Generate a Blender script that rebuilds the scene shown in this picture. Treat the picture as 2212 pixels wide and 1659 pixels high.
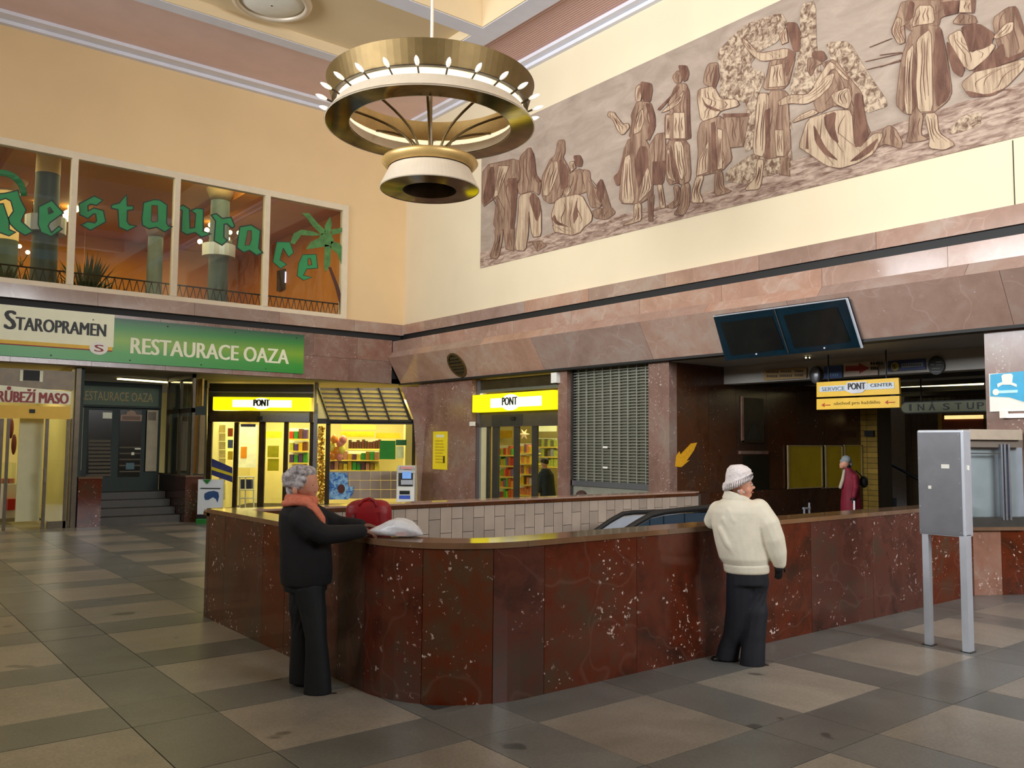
import bpy, bmesh, math, random
from mathutils import Vector, Matrix
from mathutils.geometry import tessellate_polygon
random.seed(7)
for _o in list(bpy.data.objects): bpy.data.objects.remove(_o)
S = bpy.context.scene
COL = S.collection
PI = math.pi
def V(*a): return Vector(a if len(a) > 1 else a[0])
# ------------------------------------------------------------------ camera, world, light, exposure
FPX, YAW, PIT, ROL, EYE = 1856.7, .67211, .06994, .00824, 1.72
CAM = V(0, 0, EYE)
FW = V(math.sin(YAW)*math.cos(PIT), math.cos(YAW)*math.cos(PIT), math.sin(PIT))
_r = V(math.cos(YAW), -math.sin(YAW), 0); _u = _r.cross(FW)
RT = _r*math.cos(ROL) + _u*math.sin(ROL)
UP = _u*math.cos(ROL) - _r*math.sin(ROL)
cd = bpy.data.cameras.new('camera'); cam = bpy.data.objects.new('camera', cd); COL.objects.link(cam)
cd.sensor_width = 36; cd.lens = FPX/2212*36; cd.clip_start = .05; cd.clip_end = 200
m = Matrix.Identity(4)
for i in range(3):
    m[i][0] = RT[i]; m[i][1] = UP[i]; m[i][2] = -FW[i]; m[i][3] = CAM[i]
cam.matrix_world = m
S.camera = cam
w = bpy.data.worlds.new('world'); S.world = w; w.use_nodes = True
w.node_tree.nodes['Background'].inputs[0].default_value = (.80, .88, 1, 1)
w.node_tree.nodes['Background'].inputs[1].default_value = .35
S.view_settings.view_transform = 'Standard'; S.view_settings.look = 'None'
S.view_settings.exposure = 0.0; S.view_settings.gamma = 1
S.view_settings.use_curve_mapping = False
def area(name, loc, target, sx, sy, power, col, spread=None):
    l = bpy.data.lights.new(name, 'AREA'); l.shape = 'RECTANGLE'; l.size = sx; l.size_y = sy
    l.energy = power; l.color = col
    if spread: l.spread = spread
    o = bpy.data.objects.new(name, l); COL.objects.link(o); o.location = loc
    o.rotation_euler = (V(target)-V(loc)).to_track_quat('-Z', 'Y').to_euler()
    return o
# daylight through the tall windows of the hall's entrance side, behind and left of the camera
for i, y in enumerate((3.2, 7.0, 10.8, 14.6)):
    area('daylight_west', (-6.9, y, 6.6), (3, y-.6, 7.0), 3.2, 3.6, 232, (.93, .97, 1), math.radians(76))
for i, x in enumerate((5.0, 7.6, 10.2)):
    area('daylight_south', (x, -6.9, 6.4), (x+2.4, 3, 5.4), 2.8, 3.6, 215, (.93, .97, 1), math.radians(88))
# ------------------------------------------------------------------ placing helpers
def ray(px, py): return FW + RT*((px-1106)/FPX) - UP*((py-829.5)/FPX)
def aX(px, py, X): d = ray(px, py); return CAM + d*(X/d.x)
def aY(px, py, Y): d = ray(px, py); return CAM + d*(Y/d.y)
def aZ(px, py, z=0): d = ray(px, py); return CAM + d*((z-EYE)/d.z)
def aD(px, py, D): return CAM + ray(px, py)*D
# ------------------------------------------------------------------ colours and materials
def lin(c): c /= 255; return c/12.92 if c <= .04045 else ((c+.055)/1.055)**2.4
def rgb(r, g, b): return (lin(r), lin(g), lin(b), 1)
MATS = {}
def base(name):
    m = bpy.data.materials.new(name); m.use_nodes = True
    return m, m.node_tree, m.node_tree.nodes['Principled BSDF']
def N(nt, t, **k):
    n = nt.nodes.new(t)
    for a, b in k.items(): setattr(n, a, b)
    return n
def L(nt, a, b): nt.links.new(a, b)
def coords(nt, rnd=False, scale=(1, 1, 1)):
    g = N(nt, 'ShaderNodeNewGeometry'); mp = N(nt, 'ShaderNodeMapping')
    L(nt, g.outputs['Position'], mp.inputs['Vector']); mp.inputs['Scale'].default_value = scale
    if rnd:
        oi = N(nt, 'ShaderNodeObjectInfo'); mm = N(nt, 'ShaderNodeMath', operation='MULTIPLY'); mm.inputs[1].default_value = 37
        L(nt, oi.outputs['Random'], mm.inputs[0]); cb = N(nt, 'ShaderNodeCombineXYZ')
        L(nt, mm.outputs[0], cb.inputs[0]); L(nt, mm.outputs[0], cb.inputs[2]); L(nt, cb.outputs[0], mp.inputs['Location'])
    return mp.outputs[0]
def noise(nt, vec, scale, detail=4, rough=.55, dist=0):
    n = N(nt, 'ShaderNodeTexNoise'); n.inputs['Scale'].default_value = scale; n.inputs['Detail'].default_value = detail
    n.inputs['Roughness'].default_value = rough; n.inputs['Distortion'].default_value = dist
    L(nt, vec, n.inputs['Vector']); return n.outputs['Fac']
def ramp(nt, fac, stops, interp='LINEAR'):
    r = N(nt, 'ShaderNodeValToRGB'); cr = r.color_ramp; cr.interpolation = interp
    while len(cr.elements) < len(stops): cr.elements.new(.5)
    for e, (p, c) in zip(cr.elements, stops): e.position = p; e.color = c
    L(nt, fac, r.inputs[0]); return r.outputs[0]
def mixc(nt, fac, a, b, mode='MIX'):
    x = N(nt, 'ShaderNodeMix', data_type='RGBA', blend_type=mode)
    for s, v in ((0, fac), (6, a), (7, b)):
        if isinstance(v, (int, float, tuple)): x.inputs[s].default_value = v
        else: L(nt, v, x.inputs[s])
    return x.outputs[2]
def bump(nt, bs, fac, st=.2, d=.02):
    b = N(nt, 'ShaderNodeBump'); b.inputs['Strength'].default_value = st; b.inputs['Distance'].default_value = d
    L(nt, fac, b.inputs['Height']); L(nt, b.outputs[0], bs.inputs['Normal'])
def plain(name, c, rough=.5, metal=0, var=.10, scale=6, bmp=0, emit=0, trans=0, alpha=1, spec=None, rnd=0):
    if name in MATS: return MATS[name]
    m, nt, bs = base(name); MATS[name] = m
    c = rgb(*c); v = coords(nt)
    dark = tuple(x*(1-var) for x in c[:3])+(1,); lite = tuple(min(1, x*(1+var)) for x in c[:3])+(1,)
    n = noise(nt, v, scale)
    col = ramp(nt, n, [(.3, dark), (.7, lite)])
    if rnd:
        oi = N(nt, 'ShaderNodeObjectInfo')
        hs = N(nt, 'ShaderNodeHueSaturation'); mr = N(nt, 'ShaderNodeMapRange'); mr.inputs[3].default_value = 1-rnd; mr.inputs[4].default_value = 1+rnd
        L(nt, oi.outputs['Random'], mr.inputs[0]); L(nt, mr.outputs[0], hs.inputs['Value']); L(nt, col, hs.inputs['Color']); col = hs.outputs[0]
    L(nt, col, bs.inputs['Base Color'])
    bs.inputs['Roughness'].default_value = rough; bs.inputs['Metallic'].default_value = metal
    if spec is not None: bs.inputs['Specular IOR Level'].default_value = spec
    if emit: L(nt, col, bs.inputs['Emission Color']); bs.inputs['Emission Strength'].default_value = emit
    if trans: bs.inputs['Transmission Weight'].default_value = trans
    if alpha < 1: bs.inputs['Alpha'].default_value = alpha
    if bmp: bump(nt, bs, n, bmp)
    return m
def marble(name, a, b, c, rough=.16, fleck=.62, fcol=(205, 188, 178), vein=.5):
    m, nt, bs = base(name); MATS[name] = m
    v = coords(nt, True)
    n1 = noise(nt, v, .9, 6, .6, .8); n2 = noise(nt, v, 5, 6, .65, .5)
    mx = N(nt, 'ShaderNodeMath', operation='MULTIPLY_ADD'); L(nt, n2, mx.inputs[0]); mx.inputs[1].default_value = .35; 
    sc = N(nt, 'ShaderNodeMath', operation='MULTIPLY'); L(nt, n1, sc.inputs[0]); sc.inputs[1].default_value = .65; L(nt, sc.outputs[0], mx.inputs[2])
    col = ramp(nt, mx.outputs[0], [(.36, rgb(*a)), (.5, rgb(*b)), (.62, rgb(*c))])
    # white flecks in drifts
    f1 = noise(nt, v, 26, 3, .6); f2 = noise(nt, v, 2.2, 3, .6, .6)
    t1 = ramp(nt, f1, [(fleck, (0, 0, 0, 1)), (fleck+.03, (1, 1, 1, 1))]); t2 = ramp(nt, f2, [(.50, (0, 0, 0, 1)), (.60, (1, 1, 1, 1))])
    fm = mixc(nt, 1.0, t1, t2, 'MULTIPLY')
    col = mixc(nt, fm, col, rgb(*fcol))
    # thin pale veins
    vn = N(nt, 'ShaderNodeTexVoronoi', feature='DISTANCE_TO_EDGE'); vn.inputs['Scale'].default_value = .8
    wv = N(nt, 'ShaderNodeVectorMath', operation='ADD'); nz = N(nt, 'ShaderNodeTexNoise'); nz.inputs['Scale'].default_value = 1.6; L(nt, v, nz.inputs['Vector'])
    L(nt, v, wv.inputs[0]); L(nt, nz.outputs['Color'], wv.inputs[1]); L(nt, wv.outputs[0], vn.inputs['Vector'])
    vm = ramp(nt, vn.outputs['Distance'], [(0, (vein, vein, vein, 1)), (.012, (0, 0, 0, 1))])
    col = mixc(nt, vm, col, rgb(*[min(255, q+70) for q in c]))
    oi = N(nt, 'ShaderNodeObjectInfo'); hs = N(nt, 'ShaderNodeHueSaturation'); mr = N(nt, 'ShaderNodeMapRange'); mr.inputs[3].default_value = .84; mr.inputs[4].default_value = 1.12
    L(nt, oi.outputs['Random'], mr.inputs[0]); L(nt, mr.outputs[0], hs.inputs['Value']); L(nt, mr.outputs[0], hs.inputs['Saturation']); L(nt, col, hs.inputs['Color'])
    L(nt, hs.outputs[0], bs.inputs['Base Color']); bs.inputs['Roughness'].default_value = rough
    return m
M_mar = marble('red_marble_polished_dim', (48, 29, 20), (90, 44, 31), (74, 56, 43), .11, .63, vein=.10)  # parapet copy of the stone, dimmer light put into its colour
M_marU = marble('red_marble_lit', (150, 120, 104), (164, 132, 116), (170, 148, 134), .12, .68, vein=.12)  # same stone as the parapet, brighter light and reflections put into its colour
M_marL = marble('brown_red_marble_pier', (120, 88, 74), (138, 102, 88), (144, 120, 106), .2, .62, vein=.12)
M_marD = marble('dark_brown_marble', (60, 34, 20), (78, 46, 28), (66, 46, 34), .2, .68, vein=.08)
M_cream = plain('cream_wall_paint', (226, 210, 178), .75, var=.03, scale=.7)
M_creamA = plain('cream_paint_warm_lit', (228, 196, 148), .75, var=.05, scale=.5)  # same cream paint as the right wall, warmer light put into its colour
M_pink = plain('pink_ceiling_plaster', (222, 192, 184), .8, var=.04, scale=2)
M_grey = plain('grey_ceiling_moulding', (222, 222, 232), .7, var=.04, scale=2)
M_coffer = plain('cream_coffer_paint', (228, 206, 168), .8, var=.03, scale=1)
M_white = plain('white_paint', (232, 230, 220), .5, var=.03)
M_wframe = plain('cream_window_frame', (222, 206, 178), .45, var=.04)
M_black = plain('black_matte', (14, 12, 11), .6, var=.2)
M_dgrey = plain('dark_grey_metal', (62, 60, 56), .4, .3, var=.15)
M_bronze = plain('dark_bronze_frame', (70, 58, 40), .35, .5, var=.2)
M_steel = plain('brushed_steel', (150, 155, 165), .32, .85, var=.06, scale=20)
M_steelp = plain('grey_powder_coated_sheet', (118, 119, 124), .38, .35, var=.10, scale=5)
M_alu = plain('light_aluminium', (196, 202, 212), .35, .4, var=.05)
M_brass = plain('brushed_brass', (104, 84, 48), .45, .65, var=.10, scale=8)
M_brassd = plain('mirror_brass_underside', (120, 104, 66), .1, .95, var=.35, scale=5)
M_shade = plain('champagne_lamp_shade', (214, 198, 176), .45, .25, var=.04)
M_shadei = plain('warm_gold_lamp_shade', (186, 152, 92), .4, .45, var=.10)
M_bulb = plain('frosted_bulb', (250, 248, 240), .25, var=0, emit=.35)
M_orange = plain('orange_restaurant_wall', (206, 132, 54), .7, var=.16, scale=.5)
M_orceil = plain('orange_restaurant_ceiling', (214, 140, 56), .7, var=.14, scale=.4)
M_teal = plain('blue_grey_column_paint', (68, 86, 88), .5, var=.2, scale=3)
M_colcr = plain('cream_column_paint', (236, 206, 146), .6, var=.06)
M_green = plain('green_letter_film', (34, 138, 76), .5, var=.06)
M_greend = plain('dark_green_outline_film', (8, 40, 24), .5, var=.1)
M_palm = plain('palm_green_film', (72, 122, 60), .55, var=.3, scale=9)
M_trunk = plain('palm_trunk_film', (72, 30, 12), .6, var=.2)
M_yel = plain('yellow_panel', (222, 178, 40), .5, var=.05)
M_yelem = plain('lit_yellow_fascia', (255, 236, 10), .4, var=.02, emit=1.1)
M_whem = plain('lit_white_fascia', (255, 252, 225), .4, var=.02, emit=1.0)
M_warmem = plain('lit_warm_tube', (255, 236, 170), .4, var=.02, emit=4)
M_glow = plain('glowing_lamp_globe', (255, 240, 170), .4, var=.02, emit=6)
M_shopw = plain('pale_yellow_shop_wall', (236, 220, 150), .6, var=.08, scale=1)
M_dgreen = plain('dark_green_door_paint', (10, 34, 24), .35, var=.2)
M_curtain = plain('beige_curtain', (128, 112, 78), .8, var=.15, scale=3)
M_tileg = plain('grey_beige_tile', (158, 142, 128), .35, var=.10, scale=3, rnd=.14)
M_grout = plain('dark_grout', (60, 50, 42), .8)
M_ytile = plain('yellow_glazed_tile', (150, 122, 52), .3, var=.15, rnd=.15)
M_btile = plain('brown_glazed_tile', (74, 58, 40), .35, var=.2, rnd=.2)
M_soffit = plain('grey_plaster_soffit', (150, 138, 116), .7, var=.06, scale=1)
M_beamw = plain('grey_white_beam', (150, 146, 140), .6, var=.05, scale=1)
M_skin = plain('skin', (206, 146, 120), .55, var=.08, scale=14)
M_ink = plain('black_ink', (18, 22, 20), .5, var=0)
M_cinkw = plain('off_white_lettering', (236, 236, 206), .5, var=.02)
M_redink = plain('dark_red_lettering', (140, 30, 28), .5, var=.05)
def glass(name, tint=(255, 255, 255), rough=0.0, alpha=.12, spec=.5):
    m, nt, bs = base(name); MATS[name] = m
    out = nt.nodes['Material Output']; tr = N(nt, 'ShaderNodeBsdfTransparent'); gl = N(nt, 'ShaderNodeBsdfGlossy'); fr = N(nt, 'ShaderNodeLayerWeight'); pw_ = N(nt, 'ShaderNodeMath', operation='POWER'); pw_.inputs[1].default_value = 4; ma_ = N(nt, 'ShaderNodeMath', operation='MULTIPLY_ADD'); ma_.inputs[1].default_value = .75; ma_.inputs[2].default_value = .035; L(nt, fr.outputs['Facing'], pw_.inputs[0]); L(nt, pw_.outputs[0], ma_.inputs[0]); mx = N(nt, 'ShaderNodeMixShader')
    tr.inputs[0].default_value = rgb(*tint); gl.inputs['Roughness'].default_value = rough; pass
    nt.nodes.remove(bs); L(nt, ma_.outputs[0], mx.inputs[0]); L(nt, tr.outputs[0], mx.inputs[1]); L(nt, gl.outputs[0], mx.inputs[2]); L(nt, mx.outputs[0], out.inputs[0])
    return m
M_glass = glass('clear_window_glass', (246, 250, 244))
M_glasst = glass('tinted_glass', (150, 165, 175))
# ------------------------------------------------------------------ mesh builder
class MB:
    def __init__(s): s.v = []; s.f = []
    def add(s, vs, fs):
        n = len(s.v); s.v += [V(q) for q in vs]; s.f += [[i+n for i in f] for f in fs]; return s
    def box(s, x0, y0, z0, x1, y1, z1):
        return s.add([(x0,y0,z0),(x1,y0,z0),(x1,y1,z0),(x0,y1,z0),(x0,y0,z1),(x1,y0,z1),(x1,y1,z1),(x0,y1,z1)],
                     [(0,3,2,1),(4,5,6,7),(0,1,5,4),(1,2,6,5),(2,3,7,6),(3,0,4,7)])
    def quadslab(s, p, t, n=None):
        p = [V(q) for q in p]
        if n is None:
            n = (p[1]-p[0]).cross(p[3]-p[0]).normalized()
            if n.dot(p[0]-CAM) < 0: n = -n
        b = [q+n*t for q in p]
        return s.add(p+b, [(0,1,2,3),(7,6,5,4),(0,4,5,1),(1,5,6,2),(2,6,7,3),(3,7,4,0)])
    def prism(s, poly, ext):     # poly: world points (planar), ext: vector
        poly = [V(q) for q in poly]; n = len(poly); e = V(ext)
        fs = [tuple(range(n)), tuple(range(2*n-1, n-1, -1))] + [(i, i+n, (i+1) % n+n, (i+1) % n) for i in range(n)]
        return s.add(poly+[q+e for q in poly], fs)
    def holed(s, loops, ext):    # loops: list of world-point loops (outer, holes...)
        loops = [[V(q) for q in l] for l in loops]; flat = [q for l in loops for q in l]; n = len(flat); e = V(ext)
        tri = [tuple(t) for t in tessellate_polygon(loops)]
        fs = tri + [tuple(i+n for i in t[::-1]) for t in tri]; k = 0
        for l in loops:
            m_ = len(l)
            fs += [(k+i, k+(i+1) % m_, k+(i+1) % m_+n, k+i+n) for i in range(m_)]; k += m_
        return s.add(flat+[q+e for q in flat], fs)
    def tube(s, pts, r, seg=8, cap=True):
        pts = [V(p) for p in pts]; rings = []; rr = r if isinstance(r, (list, tuple)) else [r]*len(pts)
        up = V(0, 0, 1)
        for i, p in enumerate(pts):
            d = (pts[min(i+1, len(pts)-1)]-pts[max(i-1, 0)]).normalized()
            a = d.cross(up)
            if a.length < 1e-3: a = d.cross(V(1, 0, 0))
            a.normalize(); b = d.cross(a)
            rings.append([p+(a*math.cos(t)+b*math.sin(t))*rr[i] for t in [2*PI*k/seg for k in range(seg)]])
        vs = [q for rg in rings for q in rg]; fs = []
        for i in range(len(pts)-1):
            for k in range(seg): fs.append((i*seg+k, i*seg+(k+1) % seg, (i+1)*seg+(k+1) % seg, (i+1)*seg+k))
        if cap: fs += [tuple(range(seg-1, -1, -1)), tuple((len(pts)-1)*seg+k for k in range(seg))]
        return s.add(vs, fs)
    def lathe(s, c, prof, seg=48, ax=None, closed=False):
        c = V(c); n = len(prof); vs = []
        for k in range(seg):
            t = 2*PI*k/seg
            for r, z in prof: vs.append(c+V(r*math.cos(t), r*math.sin(t), z))
        fs = []; rng = n if closed else n-1
        for k in range(seg):
            for i in range(rng):
                j = (i+1) % n; k2 = (k+1) % seg
                fs.append((k*n+i, k2*n+i, k2*n+j, k*n+j))
        return s.add(vs, fs)
    def loft(s, rings):
        n = len(rings[0]); vs = [q for r in rings for q in r]; fs = []
        for i in range(len(rings)-1):
            for k in range(n): fs.append((i*n+k, i*n+(k+1) % n, (i+1)*n+(k+1) % n, (i+1)*n+k))
        fs += [tuple(range(n-1, -1, -1)), tuple((len(rings)-1)*n+k for k in range(n))]
        return s.add(vs, fs)
    def ell(s, c, rx, ry, rz, seg=12, rng=8, A=None):
        A = A or Matrix.Identity(3); c = V(c); vs = [c+A @ V(0, 0, rz)]
        for i in range(1, rng):
            p = PI*i/rng
            for k in range(seg):
                t = 2*PI*k/seg; vs.append(c+A @ V(rx*math.sin(p)*math.cos(t), ry*math.sin(p)*math.sin(t), rz*math.cos(p)))
        vs.append(c+A @ V(0, 0, -rz)); fs = []
        for k in range(seg):
            fs.append((0, 1+k, 1+(k+1) % seg)); b = 1+(rng-2)*seg
            fs.append((len(vs)-1, b+(k+1) % seg, b+k))
            for i in range(rng-2): fs.append((1+i*seg+k, 1+(i+1)*seg+k, 1+(i+1)*seg+(k+1) % seg, 1+i*seg+(k+1) % seg))
        return s.add(vs, fs)
LOC = {}
def mkmesh(name, mb, origin, mat, smooth=False):
    me = bpy.data.meshes.new(name); o = V(origin)
    me.from_pydata([tuple(q-o) for q in mb.v], [], mb.f); me.validate()
    bm = bmesh.new(); bm.from_mesh(me); bmesh.ops.recalc_face_normals(bm, faces=bm.faces); bm.to_mesh(me); bm.free()
    if mat: me.materials.append(mat)
    if smooth: me.shade_smooth() if hasattr(me, 'shade_smooth') else [setattr(p, 'use_smooth', True) for p in me.polygons]
    return me
def tagit(o, label=None, cat=None, group=None, kind=None):
    if label: o['label'] = label
    if cat: o['category'] = cat
    if group: o['group'] = group
    if kind: o['kind'] = kind
    return o
def center(mb):
    xs = [v.x for v in mb.v]; ys = [v.y for v in mb.v]; zs = [v.z for v in mb.v]
    return V((min(xs)+max(xs))/2, (min(ys)+max(ys))/2, min(zs))
def thing(name, loc, label, cat, group=None, kind=None):
    o = bpy.data.objects.new(name, None); COL.objects.link(o); o.location = loc; o.empty_display_size = .1
    LOC[o.name] = V(loc); return tagit(o, label, cat, group, kind)
def part(name, mb, mat, parent, label=None, smooth=False, kind=None):
    org = LOC[parent.name]; me = mkmesh(name, mb, org, mat, smooth)
    o = bpy.data.objects.new(name, me); COL.objects.link(o); o.parent = parent; LOC[o.name] = org
    return tagit(o, label, None, None, kind)
def solo(name, mb, mat, label, cat, group=None, kind=None, smooth=False):
    c = center(mb); me = mkmesh(name, mb, c, mat, smooth)
    o = bpy.data.objects.new(name, me); COL.objects.link(o); o.location = c; LOC[o.name] = c
    return tagit(o, label, cat, group, kind)
def bevel(o, wd=.01, seg=2):
    b = o.modifiers.new('bevel', 'BEVEL'); b.width = wd; b.segments = seg; b.limit_method = 'ANGLE'; return o
TXT = {}
def text(name, s, origin, right, up, wd, ht, mat, parent, bold=.0, depth=.004, label=None):
    """lettering: bottom-left corner at origin, fitted to wd x ht along right and up"""
    sh = bold; bold = 0; key = (s, bold)
    if key not in TXT:
        cu = bpy.data.curves.new('t', 'FONT'); cu.body = s; cu.size = 1; cu.offset = bold; cu.resolution_u = 3
        ob = bpy.data.objects.new('t', cu); me = bpy.data.meshes.new_from_object(ob)
        vs = [v.co.copy() for v in me.vertices]; fs = [tuple(p.vertices) for p in me.polygons]
        bpy.data.objects.remove(ob); TXT[key] = (vs, fs)
    vs, fs = TXT[key]
    x0 = min(v.x for v in vs); x1 = max(v.x for v in vs); y0 = min(v.y for v in vs); y1 = max(v.y for v in vs)
    r = V(right).normalized(); u = V(up).normalized(); o = V(origin)
    mb = MB()
    for k_ in ((0,) if not sh else (-1, 0, 1)):
        mb.add([o+r*((v.x-x0)/(x1-x0)*wd+k_*sh*ht*.9)+u*((v.y-y0)/(y1-y0)*ht)-r.cross(u)*k_*-.0012 for v in vs], fs)
    org = LOC[parent.name]; me = bpy.data.meshes.new(name); me.from_pydata([tuple(q-org) for q in mb.v], [], mb.f); me.materials.append(mat)
    ob = bpy.data.objects.new(name, me); COL.objects.link(ob); ob.parent = parent
    return tagit(ob, label)
def offset2(pts, d):
    n = len(pts); a = sum(pts[i][0]*pts[(i+1) % n][1]-pts[(i+1) % n][0]*pts[i][1] for i in range(n)); sg = 1 if a > 0 else -1; out = []
    for i in range(n):
        p = pts[i]; q0 = pts[i-1]; q1 = pts[(i+1) % n]
        e0 = V(p[0]-q0[0], p[1]-q0[1]); e1 = V(q1[0]-p[0], q1[1]-p[1])
        n0 = V(e0.y, -e0.x).normalized(); n1 = V(e1.y, -e1.x).normalized(); nn = (n0+n1)
        if nn.length < .3: nn = n0
        nn = nn.normalized(); k = min(2, 1/max(.4, nn.dot(n0)))
        out.append((p[0]+nn.x*d*k*sg, p[1]+nn.y*d*k*sg))
    return out
def TR(ox, oy, s): return lambda pts: [(ox+x*s, oy+y*s) for x, y in pts]
# ------------------------------------------------------------------ main dimensions (metres)
XB, YA, ZC = 11.3, 18.6, 9.745          # right wall, left wall, ceiling
ZL0, ZL1 = 4.40, 4.67                   # stone ledge
ZO = 3.17                               # top of shop openings
BT = 1.06                               # parapet height
exec_parts = []
# ================================================================== FLOOR
def stone(name, a, b, rough=.42):
    m, nt, bs = base(name); MATS[name] = m; v = coords(nt, True)
    n1 = noise(nt, v, 60, 3, .7); n2 = noise(nt, v, 1.3, 5, .6, .4)
    c1 = ramp(nt, n1, [(.35, rgb(*a)), (.65, rgb(*b))])
    c2 = ramp(nt, n2, [(.3, (.72, .72, .72, 1)), (.7, (1.15, 1.15, 1.15, 1))])
    col = mixc(nt, 1.0, c1, c2, 'MULTIPLY')
    d = noise(nt, v, 3.1, 2, .4); dm = ramp(nt, d, [(.72, (0, 0, 0, 1)), (.75, (.6, .6, .6, 1))]); col = mixc(nt, dm, col, rgb(40, 38, 36))
    oi = N(nt, 'ShaderNodeObjectInfo'); hs = N(nt, 'ShaderNodeHueSaturation'); mr = N(nt, 'ShaderNodeMapRange'); mr.inputs[3].default_value = .88; mr.inputs[4].default_value = 1.12
    L(nt, oi.outputs['Random'], mr.inputs[0]); L(nt, mr.outputs[0], hs.inputs['Value']); L(nt, col, hs.inputs['Color'])
    L(nt, hs.outputs[0], bs.inputs['Base Color']); bs.inputs['Roughness'].default_value = rough
    bump(nt, bs, n1, .08, .004)
    return m
M_fl = stone('beige_granite_slab', (140, 134, 124), (162, 155, 144), .32)
M_fd = stone('dark_grey_slate_slab', (106, 107, 104), (122, 123, 120), .30)
HX0, HX1, HY0, HY1 = 3.16, 8.8, 4.75, 8.45     # stairwell hole
f = thing('floor', (0, 0, 0), 'stone floor of beige squares in a dark grey grid', 'floor', None, 'structure')
part('floor_bed', MB().box(-7.3, -7.3, -.25, HX0, 24.5, -.012).box(HX1, -7.3, -.25, 20, 24.5, -.012).box(HX0, -7.3, -.25, HX1, HY0, -.012).box(HX0, HY1, -.25, HX1, 24.5, -.012), M_grout, f)
def clip(x0, y0, x1, y1):
    if x1 <= HX0 or x0 >= HX1 or y1 <= HY0 or y0 >= HY1: return [(x0, y0, x1, y1)]
    out = []
    if x0 < HX0: out.append((x0, y0, HX0, y1)); x0 = HX0
    if x1 > HX1: out.append((HX1, y0, x1, y1)); x1 = HX1
    if y0 < HY0: out.append((x0, y0, x1, HY0))
    if y1 > HY1: out.append((x0, HY1, x1, y1))
    return out
PUX, PUY, TX, TY = 1.496, 1.3964, .978, .895
slabs = {'beige_slab': [], 'dark_slab': []}
for i in range(-8, 9):
    for j in range(-8, 15):
        x = 5.038+i*PUX; y = 3.272+j*PUY; g = .003
        for nm, r_ in (('beige_slab', (x, y, x+TX, y+TY)), ('dark_slab', (x, y+TY, x+TX, y+PUY)), ('dark_slab', (x+TX, y, x+PUX, y+TY)), ('dark_slab', (x+TX, y+TY, x+PUX, y+PUY))):
            x0, y0, x1, y1 = r_[0]+g, r_[1]+g, r_[2]-g, r_[3]-g
            if x1 > 18 or y1 > 21 or x0 < -7.2 or y0 < -7.2: continue
            rs = clip(x0, y0, x1, y1)
            if not rs: continue
            c = V((x0+x1)/2, (y0+y1)/2, 0)-CAM; dz = c.dot(FW); vis = dz > .8 and abs(c.dot(RT)/dz) < .68 and c.dot(UP)/dz > -.62
            slabs[nm].append((0 if vis else 1, c.length, rs))
for nm, lst in slabs.items():
    lst.sort(key=lambda q: q[:2]); mt = M_fl if nm[0] == 'b' else M_fd
    for k, (vis, d, rs) in enumerate(lst[:290]):
        if vis: lst = lst; 
        mb = MB(); dz = random.uniform(-.0012, .0012)
        for q in rs: mb.box(q[0], q[1], -.03, q[2], q[3], dz)
        part(nm, mb, mt, f)
    if len(lst) > 290:
        mb = MB()
        for vis, d, rs in lst[290:]:
            for q in rs: mb.box(q[0], q[1], -.03, q[2], q[3], 0)
        part(nm, mb, mt, f, kind='stuff')
# ================================================================== SHELL
wl = thing('wall_left', (2, YA, 0), 'tall cream left wall above a marble shopfront band', 'wall', None, 'structure')
part('plaster', MB().box(-7.3, YA, ZL1-.02, 9.66, YA+.3, 4.71).box(-7.3, YA, 7.45, 9.66, YA+.3, ZC+.3).box(9.66, YA, ZL1-.02, XB+.3, YA+.3, ZC+.3), M_creamA, wl)
part('wall_core', MB().box(-7.3, YA, 3.2, XB+.3, YA+.3, ZL0+.02), M_black, wl)
wr = thing('wall_right', (XB, 8, 0), 'tall cream right wall above marble fascia and shop doors', 'wall', None, 'structure')
part('plaster', MB().box(XB, -7.3, ZL1-.02, XB+.3, YA, ZC+.3), M_cream, wr)
part('wall_core', MB().box(XB, -7.3, 3.2, XB+.3, YA, ZL1).box(10.95, -7.3, 3.9, XB, YA, 4.20), M_black, wr)
part('expansion_joint', MB().box(XB-.004, 4.285, ZL1, XB+.01, 4.297, 5.52), M_grout, wr)
wb = solo('wall_back', MB().box(-7.6, -7.6, 0, -7.3, 19, ZC+.4).box(-7.3, -7.6, 0, XB+.3, -7.3, ZC+.4), M_creamA, 'cream walls on the entrance side of the hall', 'wall', None, 'structure')
def slabrow(nm, parent, mat, length0, length1, step, fn, jit=.0):
    """row of stone panels along one wall; fn(a,b)->MB"""
    a = length0; k = 0
    while a < length1-.05:
        b = min(a+step*(1+random.uniform(-jit, jit)), length1)
        if length1-b < .3: b = length1
        part(nm, fn(a+.0025, b-.0025), mat, parent); a = b
YL = 18.42
slabrow('ledge_slab', wl, M_marU, -7.3, 11.14, 1.9, lambda a, b: MB().box(a, YL, ZL0, b, YA+.01, ZL1))
slabrow('ledge_slab', wr, M_marU, -7.3, YL, 1.9, lambda a, b: MB().box(11.14, a, ZL0+.025, XB+.01, b, ZL1))
part('shadow_gap', MB().box(-7.3, YA-.04, 4.27, 11.2, YA+.01, ZL0), M_black, wl)  # black strip paints the shade in the recess under the ledge
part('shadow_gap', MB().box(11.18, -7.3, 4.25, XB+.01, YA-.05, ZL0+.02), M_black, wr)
slabrow('marble_slab', wl, M_marL, -7.3, 10.92, 1.42, lambda a, b: MB().box(a, YA-.07, 3.2, b, YA+.01, 3.74))
slabrow('marble_slab', wl, M_marL, -7.3, 10.92, 1.15, lambda a, b: MB().box(a, YA-.07, 3.745, b, YA+.01, 4.27))
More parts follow.
